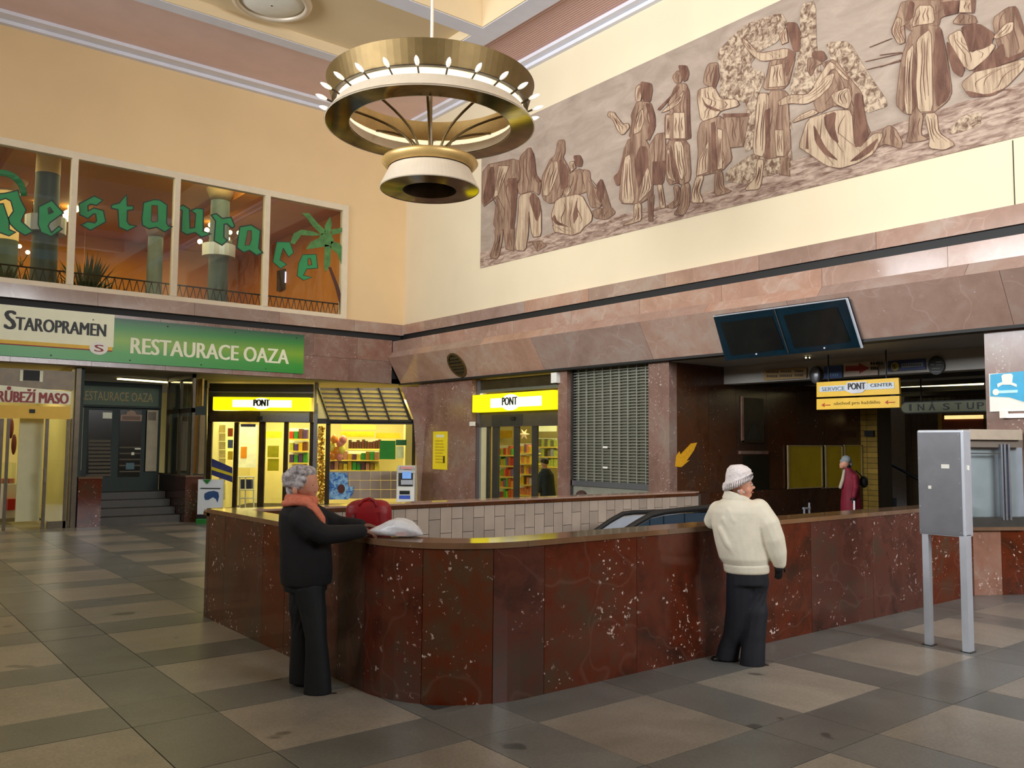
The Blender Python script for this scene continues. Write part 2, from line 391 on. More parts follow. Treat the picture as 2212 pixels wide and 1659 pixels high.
# fascia of the right wall: upright course, bright upward-sloping course, overhanging course
F0, F1, F2, F3 = (10.93, 4.25), (10.93, 3.99), (10.80, 3.83), (11.20, 3.17)
def fas(p, q, t=.05):
    def fn(a, b):
        n = V(-(p[1]-q[1]), 0, -(q[0]-p[0])).normalized()*-1
        return MB().quadslab([(p[0], a, p[1]), (p[0], b, p[1]), (q[0], b, q[1]), (q[0], a, q[1])], t, V(abs(n.x), 0, n.z if p[0] == q[0] else (-.3 if q[0] < p[0] else .3)).normalized())
    return fn
slabrow('upright_slab', wr, M_marU, -7.3, YA-.08, 1.75, fas(F0, F1, .04))
slabrow('sloping_slab', wr, M_marU, -7.3, YA-.08, 2.0, fas(F1, F2, .04))
slabrow('overhanging_slab', wr, M_marU, -7.3, YA-.08, 2.9, fas(F2, F3, .04))
part('fascia_soffit', MB().box(11.16, -7.3, 3.17, 11.34, YA, 3.21), M_black, wr)
# piers of the right wall
def pier(y0, y1, z1=3.2, x1=11.7, mt=M_marL, n=1):
    for k in range(n):
        a = y0+(y1-y0)*k/n; b = y0+(y1-y0)*(k+1)/n
        part('marble_pier', MB().box(XB, a+.002, 0, x1, b-.002, z1), mt, wr)
pier(15.64, 17.2, n=1); pier(12.47, 12.74); pier(9.86, 10.34, x1=11.5)
pier(-7.3, 1.2); pier(1.2, 4.70)
part('pier_return', MB().prism([(XB, 17.2, 0), (11.7, 17.2, 0), (11.7, 18.3, 0), (XB, 17.86, 0)], (0, 0, 3.2)), M_marL, wr)
# ================================================================== CEILING
cl = thing('ceiling', (5, 8, ZC), 'coffered ceiling with pink bands and grey beams', 'ceiling', None, 'structure')
part('ceiling_slab', MB().box(-7.6, -7.6, ZC+1.0, XB+.4, YA+.4, ZC+1.15), M_coffer, cl)
part('pink_band', MB().box(-7.3, 16.18, ZC+.05, 11.05, 18.22, ZC+.9), M_pink, cl, 'dusty pink band along the left wall')
part('wall_moulding', MB().box(-7.3, 18.2, ZC-.02, XB, YA, ZC+.6).box(-7.3, 18.48, ZC-.09, XB, YA, ZC-.02), M_grey, cl)
part('wall_moulding', MB().box(11.03, -7.3, ZC-.02, XB, 18.2, ZC+.6).box(11.2, -7.3, ZC-.09, XB, 18.48, ZC-.02), M_grey, cl)
M_pinkr, nt, bs = base('ribbed_pink_plaster'); v = coords(nt, scale=(1, 1, 1)); bs.inputs['Roughness'].default_value = .8
wv = N(nt, 'ShaderNodeTexWave', bands_direction='X'); wv.inputs['Scale'].default_value = 5.2; L(nt, v, wv.inputs['Vector'])
L(nt, ramp(nt, wv.outputs['Fac'], [(.2, rgb(190, 148, 138)), (.7, rgb(214, 176, 166))]), bs.inputs['Base Color']); bump(nt, bs, wv.outputs['Fac'], .5, .02)
part('pink_band', MB().box(10.0, -7.3, ZC+.05, 11.05, 16.18, ZC+.9), M_pinkr, cl, 'ribbed pink band along the right wall')
part('beam', MB().box(-7.3, 15.9, ZC, 10.0, 16.2, ZC+.95), M_grey, cl)
part('beam', MB().box(9.55, -7.3, ZC, 10.0, 15.9, ZC+.95), M_grey, cl)
for y0, y1 in ((13.0, 13.38), (5.6, 5.98), (-1.8, -1.42)):
    part('beam', MB().box(-7.3, y0, ZC, 9.55, y1, ZC+.95), M_grey, cl)
part('coffer', MB().box(-7.3, 13.38, ZC+.22, 9.52, 15.88, ZC+.9).box(9.52, 13.39, ZC+.012, 9.549, 15.88, ZC+.3).box(-7.3, 15.87, ZC+.012, 9.52, 15.899, ZC+.3), M_coffer, cl)
part('coffer', MB().box(-7.3, 5.98, ZC+.85, 9.52, 12.98, ZC+.95).box(9.52, 6.0, ZC+.012, 9.549, 12.98, ZC+.9).box(-7.3, 12.97, ZC+.012, 9.52, 12.999, ZC+.9), M_coffer, cl)
part('coffer', MB().box(-7.3, -1.42, ZC+.85, 9.55, 5.6, ZC+.95).box(-7.3, -7.3, ZC+.85, 9.55, -1.8, ZC+.95), M_coffer, cl)
t = thing('ceiling_lamp', (6.1, 14.95, ZC), 'round white flush lamp in the cream coffer beside the pink band', 'lamp')
part('lamp_rim', MB().lathe((6.1, 14.95, ZC+.22), [(.70, 0), (.74, -.03), (.72, -.09), (.64, -.12), (.60, -.09), (.60, 0)], 56), M_shade, t, smooth=True)
part('diffuser', MB().lathe((6.1, 14.95, ZC+.18), [(.60, 0), (.5, -.05), (.3, -.08), (.02, -.09)], 56), M_white, t, smooth=True)
# ================================================================== STAIRWELL PARAPET
def path(s):      # outer line of the parapet: left arm, rounded corner, right arm
    a = 3.2; c = .8*PI/2
    if s < a: return V(3.0, 8.6-s, 0), V(-1, 0, 0)
    if s < a+c:
        t_ = PI+(s-a)/.8; return V(3.8+.8*math.cos(t_), 5.4+.8*math.sin(t_), 0), V(math.cos(t_), math.sin(t_), 0)
    return V(3.8+(s-a-c), 4.6, 0), V(0, -1, 0)
SEND = 3.2+.4*PI+6.7
def pslab(s0, s1, in0, in1, z0, z1):
    n = max(1, int((s1-s0)/.09)) if (s1 > 3.2 and s0 < 4.46) else 1
    ss = [s0+(s1-s0)*i/n for i in range(n+1)]; rings = []
    for s_ in ss:
        p, nn = path(s_); rings.append([p-nn*in0+V(0, 0, z0), p-nn*in1+V(0, 0, z0), p-nn*in1+V(0, 0, z1), p-nn*in0+V(0, 0, z1)])
    return MB().loft(rings)
pw = thing('stairwell_parapet', (3.6, 5.0, 0), 'low red-brown marble parapet with a rounded corner around the stairwell', 'parapet', None, 'structure')
part('parapet_core', pslab(0, SEND, .035, .26, 0, 1.0), M_grout, pw)
cuts = [0, .48, .92, 1.4, 1.86, 2.34, 2.8, 3.2, 3.72, 4.2, 4.62, 5.55, 6.75, 7.9, 9.0, 10.1, SEND]
for a, b in zip(cuts, cuts[1:]):
    part('marble_slab', pslab(a+.002, b-.002, .0+random.uniform(0, .002), .034, .0, 1.018), M_mar, pw)
cc = [0, 1.1, 2.2, 3.2, 4.46, 5.9, 7.4, 8.9, SEND]
M_cop = marble('marble_coping', (104, 76, 54), (120, 90, 66), (118, 98, 78), .1, .7, vein=.05)
for a, b in zip(cc, cc[1:]):
    part('coping_slab', pslab(a+.0015, b-.0015, -.012, .29, 1.02, BT), M_cop, pw)
part('parapet_end', MB().box(10.45, 4.6, 0, 10.6, 4.9, BT), M_mar, pw)
part('parapet_end', MB().box(3.0, 8.55, 0, 3.3, 8.63, BT), M_mar, pw)
# inner lining of the near arms and the tiled far parapet
part('inner_lining', pslab(0, SEND, .262, .275, -3.2, 1.0), M_tileg, pw)
def fy(x): return 8.42-(x-3.3)*.018
fp = thing('far_parapet', (6.6, 8.4, 0), 'tiled parapet on the far side of the stairwell under a dark coping', 'parapet', None, 'structure')
xe = 10.22
part('parapet_core', MB().prism([(3.2, fy(3.2)+.02, -3.2), (xe, fy(xe)+.02, -3.2), (xe, fy(xe)+.26, -3.2), (3.2, fy(3.2)+.26, -3.2)], (0, 0, 4.2)), M_grout, fp)
part('coping', MB().prism([(3.0, fy(3.0)-.02, .985), (xe-.15, fy(xe)-.02, .985), (xe, fy(xe)+.05, .985), (xe, fy(xe)+.3, .985), (3.0, fy(3.0)+.3, .985)], (0, 0, .04)), M_marD, fp)
part('coping_cap', MB().prism([(3.0, fy(3.0)+.0, 1.025), (xe-.15, fy(xe)+.0, 1.025), (xe, fy(xe)+.05, 1.025), (xe, fy(xe)+.28, 1.025), (3.0, fy(3.0)+.28, 1.025)], (0, 0, .018)), M_marU, fp)
tw, th = .156, .30; ncol = int((xe-3.28)/tw); cnt = 0
for r_ in range(5):
    mb2 = MB()
    for c_ in range(ncol):
        x0 = 3.28+c_*tw; zt = .982-r_*th+(0 if c_ % 2 else (.16 if r_ == 0 else .16)); zt_ = min(.982, zt); zb = zt-th
        if zb > .97: continue
        mb = MB().prism([(x0+.003, fy(x0)-.004, zb+.003), (x0+tw-.003, fy(x0+tw)-.004, zb+.003), (x0+tw-.003, fy(x0+tw)+.021, zb+.003), (x0+.003, fy(x0)+.021, zb+.003)], (0, 0, zt_-zb-.006))
        if r_ < 4: part('wall_tile', mb, M_tileg, fp)
        else: mb2.add(mb.v, mb.f)
    if mb2.v: part('wall_tile', mb2, M_tileg, fp, kind='stuff')
part('shaft_wall', MB().box(3.28, 4.9, -3.3, 8.8, 8.5, -3.2).box(8.78, 4.9, -3.2, 8.85, 8.4, -.26), M_tileg, fp)
# ================================================================== ESCALATOR
es = thing('escalator', (6.5, 6.6, -3.1), 'escalator rising out of the stairwell with black handrails', 'escalator')
def rail(pxs, Y): return [aY(x, y, Y) for x, y in pxs]
near = rail([(1290, 1180), (1345, 1149), (1375, 1130), (1405, 1113), (1435, 1106), (1480, 1101), (1540, 1095), (1650, 1088)], 6.35)
far = rail([(1255, 1170), (1288, 1146), (1318, 1125), (1345, 1110), (1368, 1107), (1400, 1106), (1480, 1103), (1600, 1098)], 7.55)
def rise(p, z): return [q+V(0, 0, z) for q in p]
part('handrail', MB().tube(near, .032, 10), M_black, es, smooth=True)
part('handrail', MB().tube(far, .03, 10), M_black, es, smooth=True)
def skirt(line, off0, off1, th_):
    mb = MB()
    for p, q in zip(line, line[1:]):
        mb.prism([p+V(0, 0, off0), q+V(0, 0, off0), q+V(0, 0, off1), p+V(0, 0, off1)], (0, th_, 0))
    return mb
part('balustrade_panel', skirt(near, -.04, -.62, .02), M_glasst, es, 'tinted glass balustrade')
part('balustrade_panel', skirt(far, -.04, -.62, .02), M_alu, es, 'brushed metal balustrade')
part('skirting', skirt([p+V(0, 0, -.6) for p in near], 0, -.35, .03), M_steel, es)
part('skirting', skirt([p+V(0, 0, -.6) for p in far], 0, -.35, -.03), M_steel, es)
# steps
p0 = near[0]+V(0, 0, -.95); p1 = near[3]+V(0, 0, -.95); sl = (p1.z-p0.z)/(p1.x-p0.x)
for k in range(12):
    x = p1.x-.40*k; z = p1.z-.24*k+.0
    part('step', MB().box(x-.4, 6.4, z-.24, x, 7.5, z-.02), M_dgrey, es)
part('truss', MB().prism([(p1.x+.1, 6.38, p1.z-.3), (p1.x-4.6, 6.38, p1.z-.3-2.76), (p1.x-4.2, 6.38, p1.z-3.4), (p1.x+.6, 6.38, p1.z-.7)], (0, 1.14, 0)), M_dgrey, es)
part('landing_plate', MB().box(p1.x, 6.3, -.06, 8.9, 7.6, .01), M_steel, es)
sr = thing('steel_barrier', aY(1742, 1112, 6.0), 'slim steel barrier post with a short rail behind the parapet', 'barrier')
for x_ in (1737, 1748):
    part('post', MB().tube([aY(x_, 1120, 6.0)-V(0, 0, .9), aY(x_, 1096 if x_ == 1737 else 1086, 6.0)], .012, 8), M_steel, sr)
part('rail', MB().tube([aY(1735, 1098, 6.0), aY(1750, 1098, 6.0)], .012, 8), M_steel, sr)
# ================================================================== CHANDELIER
cx, cy = 5.853, 9.073
ch = thing('chandelier', (cx, cy, 4.9), 'large two-tier brass ring chandelier hanging over the hall on a thin rod', 'chandelier')
LC = V(cx, cy, 0)
part('upper_shade', MB().lathe(LC, [(1.215, 6.03), (1.24, 6.02), (1.325, 6.30), (1.31, 6.31), (1.30, 6.30)], 96, closed=True), M_brass, ch, 'brushed gold upper band', smooth=False)
part('shade_lip', MB().lathe(LC, [(1.20, 6.015), (1.245, 6.015), (1.245, 6.03), (1.20, 6.03)], 96, closed=True), M_bronze, ch)
part('light_band', MB().lathe(LC, [(1.175, 5.94), (1.185, 5.94), (1.185, 6.02), (1.175, 6.02)], 96, closed=True), plain('lit_chandelier_glass', (255, 240, 205), .4, var=.02, emit=.9), ch, 'glowing milk glass band')
part('lower_shade', MB().lathe(LC, [(1.19, 5.935), (1.21, 5.935), (1.335, 5.76), (1.325, 5.75)], 96, closed=True), M_shade, ch, 'pale champagne lower band')
part('mirror_ring', MB().lathe(LC, [(1.335, 5.758), (1.02, 5.745), (1.02, 5.76), (1.33, 5.77)], 96, closed=True), M_brassd, ch, 'mirror-polished underside')
part('inner_band', MB().lathe(LC, [(1.02, 5.745), (1.03, 5.745), (1.08, 5.90), (1.07, 5.90)], 96, closed=True), M_shade, ch)
part('inner_light_band', MB().lathe(LC, [(1.085, 5.915), (1.095, 5.915), (1.10, 5.96), (1.09, 5.96)], 96, closed=True), MATS['lit_chandelier_glass'], ch)
part('inner_gold_band', MB().lathe(LC, [(1.09, 5.975), (1.10, 5.975), (1.12, 6.25), (1.11, 6.25)], 96, closed=True), M_shadei, ch)
for k in range(24):
    t_ = 2*PI*(k+.35)/24; d = V(math.cos(t_), math.sin(t_), 0)
    st = part('bulb_arm', MB().tube([LC+d*1.17+V(0, 0, 5.93), LC+d*1.25+V(0, 0, 5.965), LC+d*1.31+V(0, 0, 5.99)], .012, 6), M_bronze, ch)
    part('bulb', MB().tube([LC+d*1.30+V(0, 0, 5.988), LC+d*1.33+V(0, 0, 5.998), LC+d*1.37+V(0, 0, 6.012), LC+d*1.41+V(0, 0, 6.026), LC+d*1.44+V(0, 0, 6.036)], [.012, .026, .03, .022, .006], 10), M_bulb, st, smooth=True)
part('rod', MB().tube([LC+V(0, 0, 5.1), LC+V(0, 0, ZC+.85)], .022, 10), M_shade, ch, smooth=True)
part('ceiling_rose', MB().lathe(LC, [(.02, ZC+.85), (.16, ZC+.85), (.12, ZC+.72), (.03, ZC+.68)], 32), M_brass, ch, smooth=True)
for k in range(8):
    t_ = 2*PI*(k+.2)/8; d = V(math.cos(t_), math.sin(t_), 0); pts = []
    for q in range(9):
        u_ = q/8; pts.append(LC+d*(.18+.92*u_**1.7)+V(0, 0, 5.28+.70*u_**.62))
    part('arm', MB().tube(pts, .016, 8), M_brass, ch, smooth=True)
part('lower_rim', MB().lathe(LC, [(.50, 5.30), (.60, 5.315), (.615, 5.285), (.56, 5.22), (.535, 5.20), (.52, 5.20), (.54, 5.25)], 72, closed=True), M_shadei, ch, smooth=True)
part('lower_plate', MB().lathe(LC, [(.01, 5.24), (.52, 5.24), (.52, 5.25), (.01, 5.25)], 48), M_shade, ch)
part('lower_cone', MB().lathe(LC, [(.50, 5.19), (.52, 5.19), (.635, 4.945), (.625, 4.935)], 72, closed=True), M_shade, ch, 'pale champagne lower bowl')
part('lower_mirror_ring', MB().lathe(LC, [(.632, 4.942), (.34, 4.93), (.34, 4.945), (.63, 4.955)], 72, closed=True), M_brassd, ch)
part('lower_well', MB().lathe(LC, [(.34, 4.93), (.345, 4.93), (.30, 5.12), (.01, 5.13), (.01, 5.125), (.29, 5.115)], 48, closed=True), M_bronze, ch)
# ================================================================== MURAL
def sgraf(name, a, b, st=(14, 14, 2.2), sc=1.0, stops=(.38, .62)):
    m, nt, bs = base(name); MATS[name] = m; v = coords(nt, scale=st)
    n1 = noise(nt, v, sc, 5, .65, .6)
    L(nt, ramp(nt, n1, [(stops[0], rgb(*a)), (stops[1], rgb(*b))]), bs.inputs['Base Color']); bs.inputs['Roughness'].default_value = .75
    return m
M_mbg = sgraf('sgraffito_sky', (148, 130, 115), (176, 158, 142), (1, 1.2, 3), 1.1, (.3, .7))
M_mmid = sgraf('sgraffito_mid_brown', (104, 74, 57), (160, 132, 108), (1, 11, 1.6), 1, (.35, .62))
M_mdark = sgraf('sgraffito_dark_brown', (88, 56, 42), (124, 88, 70), (1, 8, 2), 1)
M_mlite = sgraf('sgraffito_light_plaster', (130, 102, 80), (190, 166, 138), (1, 13, 1.2), 1, (.34, .56))
M_mfol = sgraf('sgraffito_foliage', (104, 76, 58), (192, 170, 144), (1, 10, 10), 1.2, (.40, .60))
M_mgnd = sgraf('sgraffito_ground', (112, 82, 68), (184, 160, 142), (1, 3, 16), 1.2, (.36, .6))
mu = thing('mural', (XB, 9, 5.6), 'long sepia mural of field workers high on the cream right wall', 'mural')
mural_z0 = lambda y: 5.645-(15.37-y)*.0098
ya, yb = 15.37, 1.5; z0a, z0b = 5.648, 5.535; ztop = 8.655
part('mural_panel', MB().prism([(XB-.006, ya, z0a), (XB-.006, yb, z0b-.02), (XB-.006, yb, ztop), (XB-.006, ya, ztop)], (.005, 0, 0)), M_mbg, mu)
part('ground_band', MB().prism([(XB-.012, ya, z0a+.0), (XB-.012, yb, z0b-.02), (XB-.012, yb, 6.3), (XB-.012, 6.0, 6.15), (XB-.012, 9.0, 5.95), (XB-.012, 12.0, 5.98), (XB-.012, ya, 6.0)], (.006, 0, 0)), M_mgnd, mu)
c5 = TR(1030, 280, .1869); c6 = TR(1290, 120, .2292); c7 = TR(1480, 0, .26525); c8 = TR(1660, 80, .19285); c9 = TR(1900, 0, .20498)
MK = 0
def mp(tr, kind, pts):
    off, mt, nm = {'f': (.018, M_mfol, 'foliage'), 'm': (.020, M_mmid, 'figure'), 'l': (.024, M_mlite, 'highlight'), 'd': (.027, M_mdark, 'fold_shadow')}[kind]
    global MK
    MK += 1; off += (MK % 40)*.00005
    pp = tr(pts)
    if len(pts) > 4:
        for _ in range(1):
            nn_ = []
            for i in range(len(pp)):
                x0, y0 = pp[i]; x1, y1 = pp[(i+1) % len(pp)]
                nn_ += [(x0*.85+x1*.15, y0*.85+y1*.15), (x0*.15+x1*.85, y0*.15+y1*.85)]
            pp = nn_
    P = [aX(x, y, XB-off) for x, y in pp]
    fg = part(nm, MB().holed([P], (.004, 0, 0)), mt, mu)
    if kind in 'ml':
        ys = [q[1] for q in pp]; ya_, yb_ = min(ys), max(ys); mbk = MB()
        if yb_-ya_ > 14:
            def span(y):
                xs = []
                for i in range(len(pp)):
                    (xa, y1), (xb, y2) = pp[i], pp[(i+1) % len(pp)]
                    if (y1 <= y) != (y2 <= y): xs.append(xa+(xb-xa)*(y-y1)/(y2-y1))
                return (min(xs), max(xs)) if len(xs) == 2 else None
            rr_ = random.Random(MK); nf = 3 if (yb_-ya_) > 40 else 2
            for k in range(nf):
                fr_ = (k+1)/(nf+1)+rr_.uniform(-.08, .08); t0 = rr_.uniform(.06, .25); t1 = rr_.uniform(.7, .95); ln = []
                for q in range(9):
                    y = ya_+(yb_-ya_)*(t0+(t1-t0)*q/8); sp2 = span(y)
                    if sp2 and sp2[1]-sp2[0] > 5: ln.append((sp2[0]+(sp2[1]-sp2[0])*(fr_+.05*math.sin(q*.8+k)), y, .9*math.sin(PI*(q+.6)/9.2)+.25))
                if len(ln) > 4:
                    st_ = [(x-w_, y) for x, y, w_ in ln]+[(x+w_, y) for x, y, w_ in ln[::-1]]
                    mbk.holed([[aX(x, y, XB-off-.0012) for x, y in st_]], (.001, 0, 0))
            if mbk.v: part('fold_line', mbk, M_mdark, fg)
        Q = [aX(x, y, XB-off+.0014) for x, y in offset2(pp, 1.5)]
        part('outline', MB().holed([Q], (.002, 0, 0)), M_mdark, fg)
MUR = [
(c5,'m',[(75,420),(480,330),(500,560),(440,640),(430,1150),(190,1150),(240,760),(60,900)]),
(c5,'d',[(340,560),(480,560),(430,1150),(380,1150),(400,800)]),(c5,'d',[(150,430),(200,430),(200,760),(80,880),(70,760)]),(c5,'l',[(250,420),(370,420),(240,760),(200,780)]),
(c5,'m',[(210,1150),(300,1150),(290,1280),(250,1480),(150,1490),(220,1270)]),(c5,'m',[(310,1140),(430,1140),(420,1400),(340,1380)]),
(c5,'m',[(490,330),(610,200),(660,300),(680,520),(740,600),(720,760),(640,700),(490,750),(470,640),(510,560)]),
(c5,'d',[(610,200),(660,300),(680,520),(740,600),(700,620),(630,500)]),
(c5,'l',[(490,760),(640,720),(740,900),(740,1230),(640,1240),(600,900),(590,1200),(560,1400),(440,1390),(480,1000)]),
(c5,'d',[(640,720),(720,800),(740,960),(690,1080),(600,800)]),(c5,'m',[(640,1300),(740,1290),(800,1340),(700,1400)]),
(c5,'m',[(940,130),(1010,120),(1015,260),(990,320),(1060,440),(1080,560),(990,700),(980,760),(860,860),(760,800),(750,560),(850,350),(910,300)]),
(c5,'d',[(950,330),(1050,440),(1060,640),(970,700),(950,500)]),(c5,'l',[(850,380),(930,360),(940,500),(830,760),(760,760),(790,520)]),
(c5,'d',[(1110,300),(1190,290),(1225,360),(1210,430),(1150,430)]),(c5,'l',[(1080,380),(1120,370),(1140,440),(1090,480)]),
(c5,'m',[(1090,500),(1200,450),(1290,560),(1300,700),(1200,740),(1020,790),(1000,740),(1040,560)]),(c5,'l',[(1060,520),(1010,720),(1030,780),(1090,700),(1060,650)]),
(c5,'l',[(920,800),(1200,740),(1330,980),(1320,1060),(1230,1130),(1180,1200),(900,1130),(860,1000)]),
(c5,'d',[(1110,980),(1150,820),(1170,1000),(1120,1090)]),(c5,'d',[(900,980),(930,1060),(1080,1130),(920,1100),(860,1030)]),(c5,'l',[(880,1110),(1190,1180),(1100,1220),(900,1180)]),
(c5,'m',[(1230,460),(1300,480),(1310,600),(1380,700),(1390,640),(1440,570),(1480,680),(1550,920),(1500,960),(1440,850),(1420,900),(1320,900),(1280,760)]),
(c5,'d',[(1390,640),(1440,570),(1480,700),(1430,860),(1380,760)]),(c5,'m',[(1340,930),(1550,900),(1600,960),(1500,1040),(1360,1020)]),
(c6,'d',[(410,240),(510,260),(520,330),(500,440),(430,430),(400,330)]),(c6,'l',[(370,300),(400,270),(420,340),(405,430),(370,430),(360,370)]),
(c6,'m',[(380,430),(500,440),(540,560),(545,680),(480,800),(300,780),(330,620),(320,560)]),
(c6,'l',[(170,560),(240,650),(290,640),(300,680),(240,750),(190,700),(150,600),(100,570),(110,530),(160,540)]),
(c6,'d',[(450,450),(500,450),(545,580),(540,700),(480,820),(480,680),(500,600)]),(c6,'l',[(380,560),(430,500),(440,620),(400,720),(340,740)]),
(c6,'m',[(300,780),(480,790),(520,1200),(520,1320),(390,1400),(210,1390),(230,1100),(250,900)]),
(c6,'l',[(260,960),(310,930),(330,1200),(350,1390),(230,1390),(240,1150)]),(c6,'l',[(440,1100),(480,1050),(515,1250),(430,1340),(390,1380),(420,1250)]),
(c6,'d',[(350,1000),(400,850),(470,860),(480,1040),(410,1200),(390,1260),(360,1120)]),
(c6,'l',[(350,1400),(410,1390),(415,1550),(330,1580),(240,1600),(350,1540)]),(c6,'m',[(480,1340),(530,1320),(520,1560),(490,1560)]),
(c6,'d',[(240,940),(280,830),(230,1080),(210,1220),(180,1230),(150,1140),(200,1100)]),
(c6,'d',[(760,90),(840,90),(865,160),(850,230),(810,250),(780,160)]),(c6,'m',[(710,200),(760,140),(800,180),(790,250),(740,260)]),
(c6,'m',[(740,280),(830,260),(865,340),(870,600),(880,790),(640,790),(640,560),(700,540),(660,480)]),
(c6,'d',[(750,280),(780,300),(590,520),(560,510),(700,370)]),(c6,'l',[(720,540),(820,540),(830,780),(720,780)]),
(c6,'d',[(840,290),(870,340),(870,600),(885,780),(845,790),(838,560)]),(c6,'l',[(600,540),(760,400),(820,330),(780,440),(680,510)]),(c6,'l',[(650,560),(690,560),(690,780),(645,780)]),
(c6,'m',[(650,800),(860,800),(880,1100),(870,1180),(790,1220),(760,1180),(740,1200),(690,1220),(650,1160)]),
(c6,'l',[(720,810),(800,810),(840,1100),(790,1180),(740,1000)]),(c6,'d',[(690,820),(740,1050),(780,1210),(740,1210),(690,1000)]),(c6,'l',[(655,900),(680,880),(700,1100),(740,1190),(660,1150)]),
(c6,'m',[(790,1220),(870,1200),(870,1400),(820,1500),(720,1500),(790,1400)]),(c6,'m',[(720,1230),(770,1230),(790,1380),(720,1440),(650,1430),(740,1360)]),
(c6,'m',[(560,740),(640,730),(640,1000),(620,1220),(520,1210),(500,1000),(490,860)]),(c6,'d',[(520,1000),(640,990),(610,1220),(520,1210)]),(c6,'l',[(570,1220),(605,1210),(640,1430),(600,1440)]),
(c7,'f',[(250,430),(480,200),(780,100),(830,180),(760,340),(600,420),(520,540),(660,600),(560,860),(430,820),(280,800),(290,560)]),
(c7,'f',[(940,40),(1060,0),(1070,400),(1130,700),(860,700),(930,400)]),(c7,'f',[(330,1400),(560,1240),(860,1180),(880,1380),(640,1440),(520,1500),(330,1480)]),(c7,'f',[(470,700),(620,800),(560,1200),(480,1250),(500,900)]),
(c7,'m',[(190,520),(260,510),(270,600),(230,720),(150,680),(160,600)]),(c7,'d',[(250,510),(280,620),(240,730),(215,700),(240,600)]),
(c7,'l',[(110,730),(230,700),(290,810),(420,810),(440,860),(290,900),(250,950),(130,990),(100,800)]),(c7,'d',[(130,780),(170,850),(260,885),(300,905),(240,905),(160,870)]),
(c7,'m',[(130,990),(310,940),(360,1180),(380,1300),(300,1390),(90,1440),(110,1250),(100,1100)]),(c7,'d',[(210,1000),(240,990),(260,1380),(220,1400)]),(c7,'l',[(110,1300),(190,1150),(180,1400),(95,1430)]),(c7,'l',[(265,1050),(300,1060),(300,1370),(265,1380)]),
(c7,'l',[(90,1440),(150,1430),(110,1560),(150,1650),(50,1650),(60,1560)]),(c7,'m',[(245,1400),(300,1390),(310,1530),(380,1560),(240,1600)]),
(c7,'m',[(310,930),(520,930),(470,1190),(370,1200)]),(c7,'d',[(310,925),(520,920),(512,948),(320,955)]),
(c7,'d',[(820,180),(900,180),(940,260),(935,420),(880,420),(840,280)]),(c7,'l',[(770,290),(820,230),(835,340),(790,360)]),(c7,'l',[(855,200),(890,200),(920,380),(895,400)]),
(c7,'l',[(470,310),(510,340),(600,440),(840,390),(830,470),(620,500),(540,440),(470,350)]),
(c7,'m',[(690,500),(830,400),(900,440),(830,720),(630,730),(670,600)]),(c7,'l',[(700,540),(790,520),(810,700),(680,710)]),(c7,'d',[(850,400),(900,430),(880,500),(820,640),(830,480)]),
(c7,'m',[(680,740),(830,740),(840,900),(860,1260),(640,1300),(670,1000)]),(c7,'l',[(600,760),(680,760),(670,1000),(640,1280),(550,1250),(580,880)]),
(c7,'l',[(730,1060),(800,1060),(800,1270),(745,1270)]),(c7,'d',[(650,900),(690,880),(690,1290),(655,1290)]),(c7,'f',[(690,880),(830,860),(870,1050),(700,1050)]),
(c7,'l',[(590,1300),(640,1300),(620,1480),(600,1540),(480,1550),(580,1440)]),(c7,'m',[(780,1280),(840,1280),(850,1430),(770,1420)]),
(c8,'f',[(640,60),(900,40),(1100,380),(1320,700),(1330,780),(1080,860),(1060,620),(700,260)]),(c8,'f',[(240,560),(330,300),(440,420),(500,560),(430,640),(230,640)]),
(c8,'m',[(600,290),(740,250),(940,500),(1040,620),(1060,760),(1090,950),(1140,1080),(960,1240),(930,830),(880,800),(740,760),(560,860),(500,720),(700,560),(680,420)]),
(c8,'m',[(440,240),(540,230),(600,290),(530,330),(480,440),(440,380)]),(c8,'d',[(490,160),(610,150),(660,240),(590,280),(480,220)]),
(c8,'l',[(500,560),(650,320),(700,270),(900,480),(850,470),(720,330),(560,560)]),
(c8,'l',[(230,650),(430,650),(500,580),(640,440),(740,400),(700,540),(560,680),(420,750),(240,740),(120,770),(110,720)]),(c8,'l',[(700,640),(900,560),(930,700),(890,810),(740,740)]),
(c8,'d',[(960,640),(1040,620),(1080,900),(1130,1090),(1040,1230),(970,1230),(950,900)]),
(c8,'l',[(440,920),(620,860),(760,820),(930,820),(960,1240),(1060,1200),(1180,1080),(1290,1080),(1180,1300),(1000,1410),(800,1470),(650,1440),(430,1290),(340,1230)]),
(c8,'d',[(620,880),(760,830),(740,1000),(790,1200),(700,1130),(630,1000)]),(c8,'d',[(500,960),(640,1240),(790,1390),(650,1330),(520,1180)]),(c8,'d',[(440,970),(450,1260),(415,1250),(430,1050)]),(c8,'d',[(1080,1250),(1240,1120),(1160,1280),(1000,1380),(900,1400)]),
(c8,'m',[(1280,1040),(1350,990),(1420,1030),(1500,1180),(1480,1250),(1300,1190),(1200,1250),(1260,1150)]),(c8,'l',[(350,880),(500,810),(560,850),(380,920),(260,960)]),
(c8,'d',[(1080,270),(1500,175),(1500,183),(1080,278)]),(c8,'d',[(1100,360),(1480,265),(1480,273),(1100,368)]),(c8,'d',[(1130,110),(1380,10),(1380,18),(1130,118)]),
(c9,'m',[(240,2),(840,2),(820,130),(640,180),(620,270),(480,260),(330,330),(250,250),(270,430),(200,470),(120,330),(180,180)]),
(c9,'d',[(320,2),(370,30),(350,180),(270,230),(300,80)]),(c9,'d',[(650,20),(840,2),(820,140),(690,170)]),(c9,'l',[(400,60),(560,60),(580,240),(420,260),(340,280)]),
(c9,'l',[(180,180),(230,200),(210,330),(270,440),(200,470),(130,330)]),
